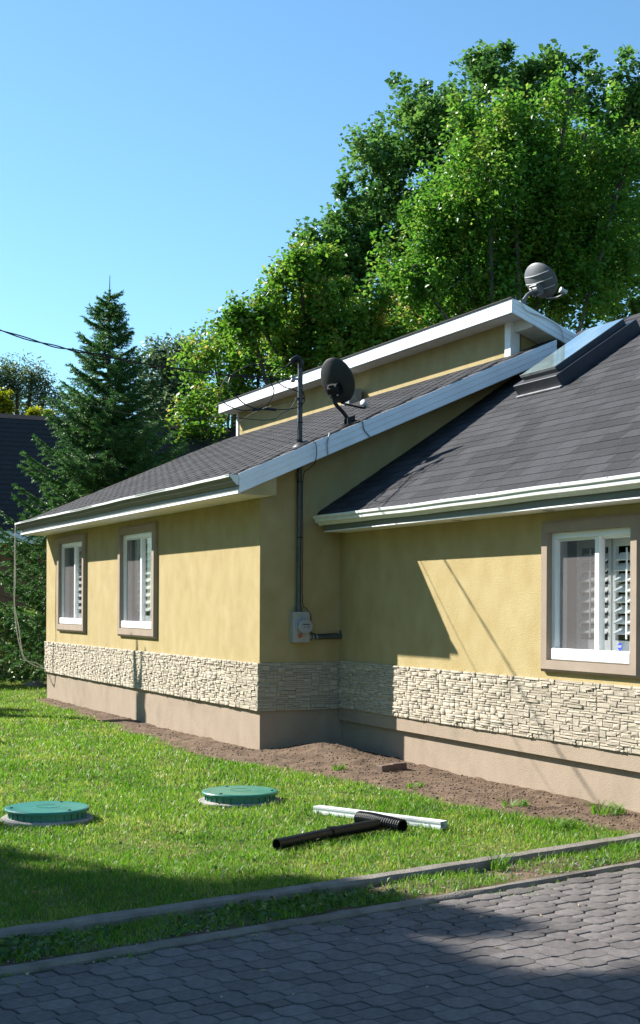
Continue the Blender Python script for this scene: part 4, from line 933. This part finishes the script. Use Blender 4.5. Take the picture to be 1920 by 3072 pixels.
tag(MB().tube(spline([(.25, .96, zl(.96)+.03), (XE+.02, .97, zl(.97)-.01), (XE+.032, .985, zl(.985)-.10), (XE+.030, 1.06, zl(1.06)-.21)], 8), .005, 6).build('cable', M_cable), 'short black cable looping over the fascia below the charcoal dish', 'cable')
tag(MB().tube(spline([(XE+.01, .60, zl(.60)+.01), (XE+.035, .56, zl(.56)-.08), (XE+.030, .57, zl(.57)-.21)], 8), .007, 6).build('cable', M_galvl), 'short grey cable bent over the fascia beside the mast', 'cable')
# roof vent near the clerestory
rv = empty('roof_vent', (-3.6, 2.96, zl(2.96))); tag(rv, 'grey metal hooded roof vent below the clerestory wall', 'roof vent')
vy, vz = 2.96, zl(2.96)-.02
child(MB().prism([(-3.95, vy-.10, vz-.02), (-3.95, vy+.09, vz+.02), (-3.95, vy+.09, vz+.20), (-3.95, vy-.04, vz+.20), (-3.95, vy-.10, vz+.10)], [(-3.74, vy-.10, vz-.02), (-3.74, vy+.09, vz+.02), (-3.74, vy+.09, vz+.20), (-3.74, vy-.04, vz+.20), (-3.74, vy-.10, vz+.10)]), 'hood', M_galvl, rv)
child(MB().obox((-3.95, vy-.07, vz-.025), (.42, 0, 0), (0, .10, .044), (0, -.002, .004)), 'flashing', M_galvl, rv)

# ------------------------------------------------------------------ neighbour's house
nh = empty('neighbour_house', (-22, 5, 0)); tag(nh, 'low brown house with steep dark shingle roof behind the spruce', 'house')
nx0, nx1, ny0, ny1, ze, zrdg = -25.6, -18.4, -4., 13., 3.22, 6.38
child(MB().box(nx0+.5, nx1-.6, ny0+.4, ny1-.4, -.2, 3.25), 'wall', M_nwall, nh)
rf = child(MB().prism([(nx1, ny0, ze), (-22, ny0, zrdg), (nx0, ny0, ze), (nx0, ny0, ze-.12), (-22, ny0, zrdg-.14), (nx1, ny0, ze-.12)], [(nx1, ny1, ze), (-22, ny1, zrdg), (nx0, ny1, ze), (nx0, ny1, ze-.12), (-22, ny1, zrdg-.14), (nx1, ny1, ze-.12)]), 'roof', M_nroof, nh)
n_c = 24
for i_ in range(n_c):
    f0 = i_/n_c; xx = nx1+(-22-nx1)*f0; zz = ze+(zrdg-ze)*f0; tz = (zrdg-ze)/n_c; txx = (-22-nx1)/n_c
    o = MB().add([(xx+.012, ny0-.01, zz+.002), (xx+.012, ny1+.01, zz+.002), (xx+txx*1.05, ny1+.01, zz+tz*1.05+.012), (xx+txx*1.05, ny0-.01, zz+tz*1.05+.012), (xx+.012, ny0-.01, zz+.022), (xx+.012, ny1+.01, zz+.022)], [(4, 5, 2, 3), (0, 1, 5, 4)]).build("shingle_course", M_nroof, rf)
child(MB().box(nx1-.02, nx1+.02, ny0, ny1, ze-.26, ze+.01), 'fascia', M_white, nh)
child(MB().box(nx1-.6, nx1-.02, ny0, ny1, ze-.26, ze-.24), 'soffit', M_soffit, nh)

# ------------------------------------------------------------------ trees
def lobes3(lst, d, seed, dj=1.2):
    r = np.random.default_rng(seed); k = d/4200.; out = []
    for (u, v, rad) in lst:
        dd = d+r.uniform(-dj, dj); c = plan((u-960)*k, dd, 1.5623-(v-1817.62)*k); out.append((c, rad*k))
    return out
def sprigs(lst, n, seed, k=.32):
    r = random.Random(seed); out = list(lst)
    for (u, v, rad) in lst:
        for _ in range(n):
            a = r.uniform(.15, math.pi-.15) if r.random() < .75 else r.uniform(0, 2*math.pi); d = rad*r.uniform(.8, 1.22); out.append((u+d*math.cos(a), v-d*math.sin(a), rad*k*r.uniform(.6, 1.2)))
    return out
def crown_points(lobes, n_clusters, per, cr, seed, vert=1., flat=1., shell=.55):
    r = np.random.default_rng(seed); w = np.array([rad**1.9 for c, rad in lobes]); w /= w.sum(); idx = r.choice(len(lobes), n_clusters, p=w)
    C_ = np.array([lobes[i_][0] for i_ in idx]); Rr = np.array([lobes[i_][1] for i_ in idx])
    dv = r.normal(0, 1, (n_clusters, 3)); dv /= np.linalg.norm(dv, axis=1, keepdims=True); cen = C_+dv*(Rr*r.random(n_clusters)**shell)[:, None]
    size = np.minimum(cr*(.5+1.0*r.random(n_clusters)**1.4), Rr*.9+.12)
    P = np.repeat(cen, per, 0); s = np.repeat(size, per)[:, None]; off = r.normal(0, 1, P.shape); off /= np.linalg.norm(off, axis=1, keepdims=True); off *= (r.random(len(P))**.62)[:, None]*s; off[:, 2] *= vert
    tone = np.repeat(r.normal(0, .22, n_clusters), per)
    return P+off, tone, off[:, 2]/(s[:, 0]*vert)
def tree(name, label, cat, lobes, base, trunk_r, n_clusters, per, cr, leaf, mt, seed, vert=1., group=None, bark=None, tone0=.45, tip=0., limbs=12, aspect=.65):
    bark = bark or M_bark; t = empty(name, tuple(base)); tag(t, label, cat, group); base = np.array(base, float)
    P, tone, vz_ = crown_points(lobes, n_clusters, per, cr, seed, vert); r = np.random.default_rng(seed+1)
    o = leaf_cloud('crown', P, leaf, mt, t, seed+2, aspect, tone=tone0+tone+r.normal(0, .12, len(P))+tip*np.clip(vz_, 0, 1.5)); o.matrix_parent_inverse = Matrix.Translation(-Vector(base))
    mb = MB(); cen = np.mean([c for c, _ in lobes], 0); top = max(c[2] for c, _ in lobes)
    rs = random.Random(seed)
    tp_ = [base+np.array([0, 0, -.2]), base+(cen-base)*.35*np.array([.4, .4, 1])+np.array([0, 0, 0]), base+(cen-base)*np.array([.8, .8, .75]), np.array([cen[0], cen[1], cen[2]*.85+top*.15])]
    tp_ = spline(tp_, 5); mb.tube(tp_, [trunk_r*(1-.75*i_/(len(tp_)-1)) for i_ in range(len(tp_))], 10)
    big = sorted(lobes, key=lambda q: -q[1])[:max(limbs, len(lobes)//5)]
    for (c, rad) in rs.sample(big, min(limbs, len(big))):
        a = tp_[rs.randrange(int(len(tp_)*.35), int(len(tp_)*.85))]; mid = (a+c)/2+np.array([rs.uniform(-.3, .3), rs.uniform(-.3, .3), -.25*abs(c[2]-a[2])*.5]); e = c+np.array([0, 0, rad*.4])
        pt = spline([a, mid, c, e], 4); mb.tube(pt, [trunk_r*.34*(1-.85*i_/(len(pt)-1)) for i_ in range(len(pt))], 6)
        for q_ in range(3):
            e2 = c+np.array([rs.uniform(-1, 1), rs.uniform(-1, 1), rs.uniform(.1, 1)])*rad*.6; mb.tube(spline([mid*.4+c*.6, (c+e2)/2, e2], 3), [trunk_r*.12, trunk_r*.11, trunk_r*.10, trunk_r*.08, trunk_r*.06, trunk_r*.05, trunk_r*.03], 5)
    o = mb.build('trunk', bark, t, smooth=True); o.matrix_parent_inverse = Matrix.Translation(-Vector(base)); return t
M_maple = leaf_mat('maple_leaf', [(0., (.040, .120, .017)), (.4, (.070, .200, .026)), (.75, (.115, .260, .038)), (1., (.20, .29, .055))], .48, .42, .45)
M_maple2 = leaf_mat('maple_leaf_warm', [(0., (.052, .145, .020)), (.4, (.10, .235, .030)), (.75, (.18, .30, .042)), (1., (.36, .27, .08))], .48, .42, .45)
M_poplar = leaf_mat('poplar_leaf', [(0., (.036, .10, .026)), (.5, (.064, .165, .036)), (1., (.125, .245, .055))], .42, .28, .7)
M_willow = leaf_mat('greygreen_leaf', [(0., (.05, .095, .05)), (.5, (.09, .15, .07)), (1., (.17, .22, .11))], .38, .4, .5)
M_yellow = leaf_mat('yellow_leaf', [(0., (.14, .19, .012)), (.6, (.26, .31, .02)), (1., (.36, .37, .03))], .4, .5, .4)

T1 = [(1195, 270, 62), (1150, 400, 80), (1105, 510, 82), (1300, 290, 85), (1270, 420, 110), (1440, 240, 75), (1560, 240, 85), (1640, 205, 52), (1730, 280, 90), (1880, 290, 75), (1960, 330, 120), (1870, 450, 140), (1060, 640, 88), (1180, 600, 120), (1000, 770, 95), (1120, 800, 130), (1930, 700, 150), (1700, 500, 190), (1450, 450, 180), (985, 900, 100), (1900, 900, 110), (1400, 750, 190), (1700, 800, 180), (2050, 600, 160), (1250, 900, 110), (1040, 860, 90), (1090, 720, 90), (1350, 560, 120)]
tree('poplar_tree', 'tall dark glossy poplar rising behind the bright maple', 'tree', lobes3(sprigs(T1, 3, 1), 46, 1, 1.4), plan((1560-960)*46/4200, 46.5), .38, 1050, 80, .55, .18, M_poplar, 101, 1., None, M_bark, .62, 0., 10, .8)
T2 = [(1680, 330, 62), (1600, 400, 85), (1760, 400, 85), (1500, 440, 80), (1400, 420, 70), (1330, 560, 95), (1850, 520, 80), (1450, 600, 150), (1620, 600, 165), (1780, 650, 140), (1290, 720, 90), (1240, 850, 95), (1400, 800, 160), (1580, 820, 165), (1750, 850, 140), (1150, 950, 110), (1350, 960, 130), (1880, 760, 90)]
tree('maple_tree', 'broad sunlit bright green maple behind the clerestory roof', 'tree', lobes3(sprigs(T2, 4, 2), 36, 2, 1.2), plan((1500-960)*36/4200, 36.3), .26, 900, 80, .44, .135, M_maple, 111, 1.9, None, M_barkl, .54, .16, 9)
T3 = [(895, 815, 50), (845, 860, 46), (960, 880, 60), (920, 950, 85), (790, 960, 66), (1040, 1020, 105), (880, 1040, 95), (745, 1005, 48), (1160, 1010, 95), (700, 960, 26), (970, 800, 50)]
tree('maple_tree', 'young yellow green maple with reddish tips over the low end of the clerestory', 'tree', lobes3(sprigs(T3, 3, 3), 33, 3, 1.), plan((1020-960)*33/4200, 33.4), .17, 430, 62, .36, .13, M_maple2, 121, 1.6, None, M_bark, .42, .20, 10)
T4 = [(640, 1050, 68), (575, 1090, 52), (640, 1180, 90), (600, 1265, 80), (700, 1140, 90), (770, 1050, 90), (710, 980, 46), (850, 1120, 90)]
tree('birch_tree', 'loose yellow green tree beside the white clerestory end', 'tree', lobes3(sprigs(T4, 3, 4), 38, 4, 1.), plan((690-960)*38/4200, 38.3), .15, 260, 52, .40, .135, M_maple2, 131, 1.5, None, M_bark, .42, .2, 8)
T4b = [(480, 1065, 46), (520, 1150, 66), (460, 1180, 60), (540, 1070, 42), (500, 1260, 70), (570, 1190, 60), (440, 1100, 36), (620, 1060, 40)]
tree('ash_tree', 'greyish green open tree right behind the spruce', 'tree', lobes3(T4b, 44, 5, 1.), plan((500-960)*44/4200, 44.3), .15, 230, 40, .46, .150, M_willow, 141, 1.3, None, M_bark, .45, .1, 7)
T5 = [(30, 1150, 56), (95, 1150, 44), (-30, 1190, 80), (135, 1190, 46), (60, 1225, 60), (10, 1120, 24), (170, 1220, 36), (-90, 1150, 80)]
tree('willow_tree', 'grey green feathery willow above the dark roof, left of the spruce', 'tree', lobes3(T5, 50, 6, 1.), plan((30-960)*50/4200, 50.3), .2, 240, 44, .5, .16, M_willow, 151, 1.4, None, M_bark, .5, .05, 6, .3)
T6 = [(5, 1198, 16), (20, 1176, 8), (0, 1222, 28), (-40, 1210, 36)]
tree('golden_tree', 'bright yellow leaved treetop over the dark roof edge', 'tree', lobes3(T6, 44, 7, .4), plan((5-960)*44/4200, 44.2), .10, 70, 40, .26, .13, M_yellow, 161, 1., None, M_bark, .5, .1, 4)
T7 = [(112, 1246, 9), (135, 1248, 7), (92, 1248, 7)]
tree('golden_bush', 'small yellow leaf tip just above the dark roof ridge', 'shrub', lobes3(T7, 41, 8, .2), plan((112-960)*41/4200, 41.1), .06, 26, 36, .18, .12, M_yellow, 165, 1., None, M_bark, .55, .1, 3)

# spruce
def spruce(base, H, R0, label, seed):
    t = empty('spruce_tree', tuple(base)); tag(t, label, 'tree'); r = np.random.default_rng(seed); base = np.array(base, float)
    N0, N1 = [], []; wood = MB()
    z = H-.50
    lev = 0
    while z > 1.25:
        f_ = (H-z)/H; rad = R0*min(1., f_*1.28+.01)**1.08; nb_ = 4+int(7*min(1, f_*2.2)); a0 = r.uniform(0, 6.28)
        for k in range(nb_):
            az = a0+6.283*k/nb_+r.normal(0, .16); L = rad*r.uniform(.72, 1.18); zz = z+r.uniform(-.10, .10)
            rise = (.35-.75*f_)*L; dirv = np.array([math.cos(az), math.sin(az), 0.]); side = np.array([-dirv[1], dirv[0], 0.])
            ns = 9; ax = []
            for i_ in range(ns+1):
                q_ = i_/ns; ax.append(base+np.array([0, 0, zz])+dirv*L*q_+np.array([0, 0, rise*q_+(-.30*L*f_)*math.sin(q_*math.pi)*.6+.20*L*q_**3]))
            ax = np.array(ax); wood.tube([ax[0], ax[4], ax[-1]], [.018+.012*f_, .011, .004], 4, caps=False)
            nt = int(8+L*20)
            for j_ in range(nt):
                q_ = .12+.88*(j_+r.random())/nt; i0 = min(int(q_*ns), ns-1); p = ax[i0]+(ax[i0+1]-ax[i0])*(q_*ns-i0); fd = ax[i0+1]-ax[i0]; fd /= np.linalg.norm(fd)
                sd = 1 if j_ % 2 else -1; tl = (.10+.34*L*(1-q_)**.8*.6+.05)*r.uniform(.7, 1.2); tl = min(tl, .55)
                td = side*sd*r.uniform(.55, .95)+fd*r.uniform(.5, .9)+np.array([0, 0, r.uniform(-.55, .12)*(.3+f_)]); td /= np.linalg.norm(td)
                m_ = max(3, int(tl/.016)); s_ = np.linspace(0, 1, m_)[:, None]; pts = p+td*tl*s_+np.array([0, 0, -.22*tl*(.3+f_)])*s_**2
                N0.append(pts); N1.append(np.repeat(td[None], m_, 0))
            m_ = max(6, int(L/.016)); qs = np.linspace(.15, 1.0, m_)*ns; i0 = np.minimum(qs.astype(int), ns-1); pts = ax[i0]+(ax[i0+1]-ax[i0])*(qs-i0)[:, None]; N0.append(pts); N1.append(np.repeat(dirv[None], m_, 0))
        z -= r.uniform(.20, .30)*(.75+.5*f_); lev += 1
    # leader
    m_ = 60; s_ = np.linspace(0, 1, m_)[:, None]; N0.append(base+np.array([0, 0, H-.9])+np.array([0.02, 0, .62])*s_); N1.append(np.repeat(np.array([[0, 0, 1.]]), m_, 0))
    Q = np.concatenate(N0); T = np.concatenate(N1); reps = 4; Q = np.repeat(Q, reps, 0); T = np.repeat(T, reps, 0); n_ = len(Q)
    rv_ = r.normal(0, 1, (n_, 3)); rv_ -= T*np.sum(rv_*T, 1, keepdims=True); rv_ /= np.linalg.norm(rv_, axis=1, keepdims=True); nd = rv_*.8+T*.7; nd /= np.linalg.norm(nd, axis=1, keepdims=True)
    ln = r.uniform(.032, .06, n_)[:, None]; wd_ = np.cross(nd, r.normal(0, 1, (n_, 3))); wd_ /= np.linalg.norm(wd_, axis=1, keepdims=True); Q = Q+r.normal(0, .006, Q.shape)
    v = np.empty((n_, 3, 3), np.float32); v[:, 0] = Q-wd_*.0085; v[:, 1] = Q+wd_*.0085; v[:, 2] = Q+nd*ln
    tone = .4+.25*smooth_noise(Q[:, 0]*2, Q[:, 2]*2+Q[:, 1], 1.4, 5)+r.normal(0, .15, n_)
    o = np_mesh('crown', v.reshape(-1, 3), np.arange(3*n_).reshape(-1, 3), M_spruce, t, attr={'rnd': np.repeat(np.clip(tone, 0, 1), 3)}); o.matrix_parent_inverse = Matrix.Translation(-Vector(base))
    wood.tube([base+np.array([0, 0, -.2]), base+np.array([0, 0, H*.5]), base+np.array([.0, 0, H-.8]), base+np.array([.03, 0, H])], [.13, .075, .018, .005], 10)
    o = wood.build('trunk', M_bark, t, smooth=True); o.matrix_parent_inverse = Matrix.Translation(-Vector(base)); print('spruce needles', n_); return t
M_spruce = leaf_mat('spruce_needle', [(0., (.022, .075, .022)), (.5, (.055, .150, .034)), (1., (.12, .235, .055))], .32, .5, .4)
spruce(plan((318-960)*26/4200, 26.2), 7.72, 2.35, 'dark green spruce with drooping boughs behind the low roof corner', 201)

# hedge
hd = empty('hedge', (-14.3, .5, 0)); tag(hd, 'dense leafy green hedge left of the house behind the rock', 'hedge')
n_ = 26000; r = np.random.default_rng(77); hx = r.uniform(-15.0, -13.3, n_); hy = r.uniform(-4.2, 3.8, n_); hz = r.uniform(.05, 1.42, n_)
sf = r.random(n_); hx = np.where(sf < .45, -13.3+np.abs(r.normal(0, .08, n_))*-1+.10*smooth_noise(hy, hz, 4., 9), hx); hz = np.where(sf > .72, 1.36+r.normal(0, .07, n_)+.08*smooth_noise(hx, hy, 3., 10), hz)
M_hedge = leaf_mat('hedge_leaf', [(0., (.035, .09, .014)), (.5, (.075, .175, .026)), (1., (.16, .26, .045))], .35, .4, .5)
o = leaf_cloud('foliage', np.stack([hx, hy, hz], -1), .075, M_hedge, hd, 78, .6); o.matrix_parent_inverse = Matrix.Translation(-Vector(hd.location))
mb = MB()
for k in range(26): yy = -4.+k*.3; mb.tube([(-14.1+.2*math.sin(k*2.3), yy, -.05), (-14.1+.3*math.sin(k*1.7), yy+.1, .7), (-14.0+.4*math.sin(k), yy-.05, 1.3)], [.025, .016, .006], 5)
child(mb, 'stems', M_bark, hd)

# trees standing left of the viewer, outside the picture, that shade the near lawn and the paving
def shade_lobes(lst, h0, seed):
    r = random.Random(seed); out = []
    for (gx, gy, rad) in lst:
        h = h0+r.uniform(-1.1, 1.1); out.append((np.array([gx, gy, 0.])-SUNV/(-SUNV[2])*h, rad))
    return out
SH = [(8.3, -4.15, 1.45), (9.7, -3.75, 1.15), (7.35, -3.9, 1.0), (10.6, -3.3, 1.1), (6.7, -4.2, .85), (5.7, -4.65, .65), (6.45, -3.35, .62), (6.15, -3.8, .5), (6.85, -2.75, .52), (6.8, -2.35, .36), (7.6, -3.1, .58), (7.3, -2.75, .40), (5.5, -4.2, .5), (7.15, -2.2, .30), (7.42, -1.98, .16), (9.0, -2.95, .55), (9.6, -2.5, .5), (11.0, -2.2, .9), (8.2, -5.6, 1.2), (5.0, -4.45, .34), (4.4, -4.35, .22), (8.85, -2.45, .42), (9.1, -2.0, .45), (9.15, -1.45, .42), (9.1, -.9, .4), (9.9, -1.4, .6), (10., -2.2, .6), (8.1, -2.85, .4), (4.85, -3.75, .16), (5.05, -3.6, .12), (4.95, -3.95, .2), (3.7, -3.75, .12), (-5.9, -1.55, .3), (-6.8, -1.2, .28), (-2.0, -2.4, .14)]
tree('linden_tree', 'broad leafy linden shading the paving, standing by the utility pole', 'tree', shade_lobes(SH, 9.0, 3), (-2.6, -12.6, 0), .28, 2600, 30, .17, .17, M_maple, 301, 1., None, M_bark, .4, 0., 14)
# unseen tree row across the lawn, added to block sky light on front walls
rr = random.Random(31)
for k, xx in enumerate((-27., -21.5, -16., -10.5, -5.5, 1., 6.5, 12.)):
    by = -16.3+rr.uniform(-1., 1.); lob = []
    for q_ in range(11): lob.append((np.array([xx+rr.uniform(-2.3, 2.3), by+rr.uniform(-1.5, 1.5), rr.uniform(1.6, 7.6)]), rr.uniform(1.1, 1.9)))
    tree('maple_tree', 'leafy maple in the unseen row added to block sky light', 'tree', lob, (xx, by, 0), .2, 200, 40, .8, .30, M_maple, 320+k, 1., 'unseen maples added to block sky light', M_bark, .35, 0., 6)
# bare forked sapling whose shadow climbs the stone band
sp_ = empty('sapling', (-7.6, -2.45, 0)); tag(sp_, 'bare forked sapling trunk on the lawn before the windows', 'tree')
bx, by = -4.12-1.43*2.45, -2.45; sp_.location = (bx, by, 0)
child(MB().tube([(bx, by, -.1), (bx+.01, by, 1.9), (bx, by, 3.2)], [.15, .14, .13], 10).tube([(bx, by, 3.1), (bx-.05, by+.04, 3.6), (bx-.07, by+.05, 4.0)], [.08, .05, .015], 8).tube([(bx, by, 3.05), (bx+.06, by-.05, 3.55), (bx+.10, by-.09, 4.05)], [.07, .045, .012], 8), 'trunk', M_bark, sp_, smooth=True)
print('done')
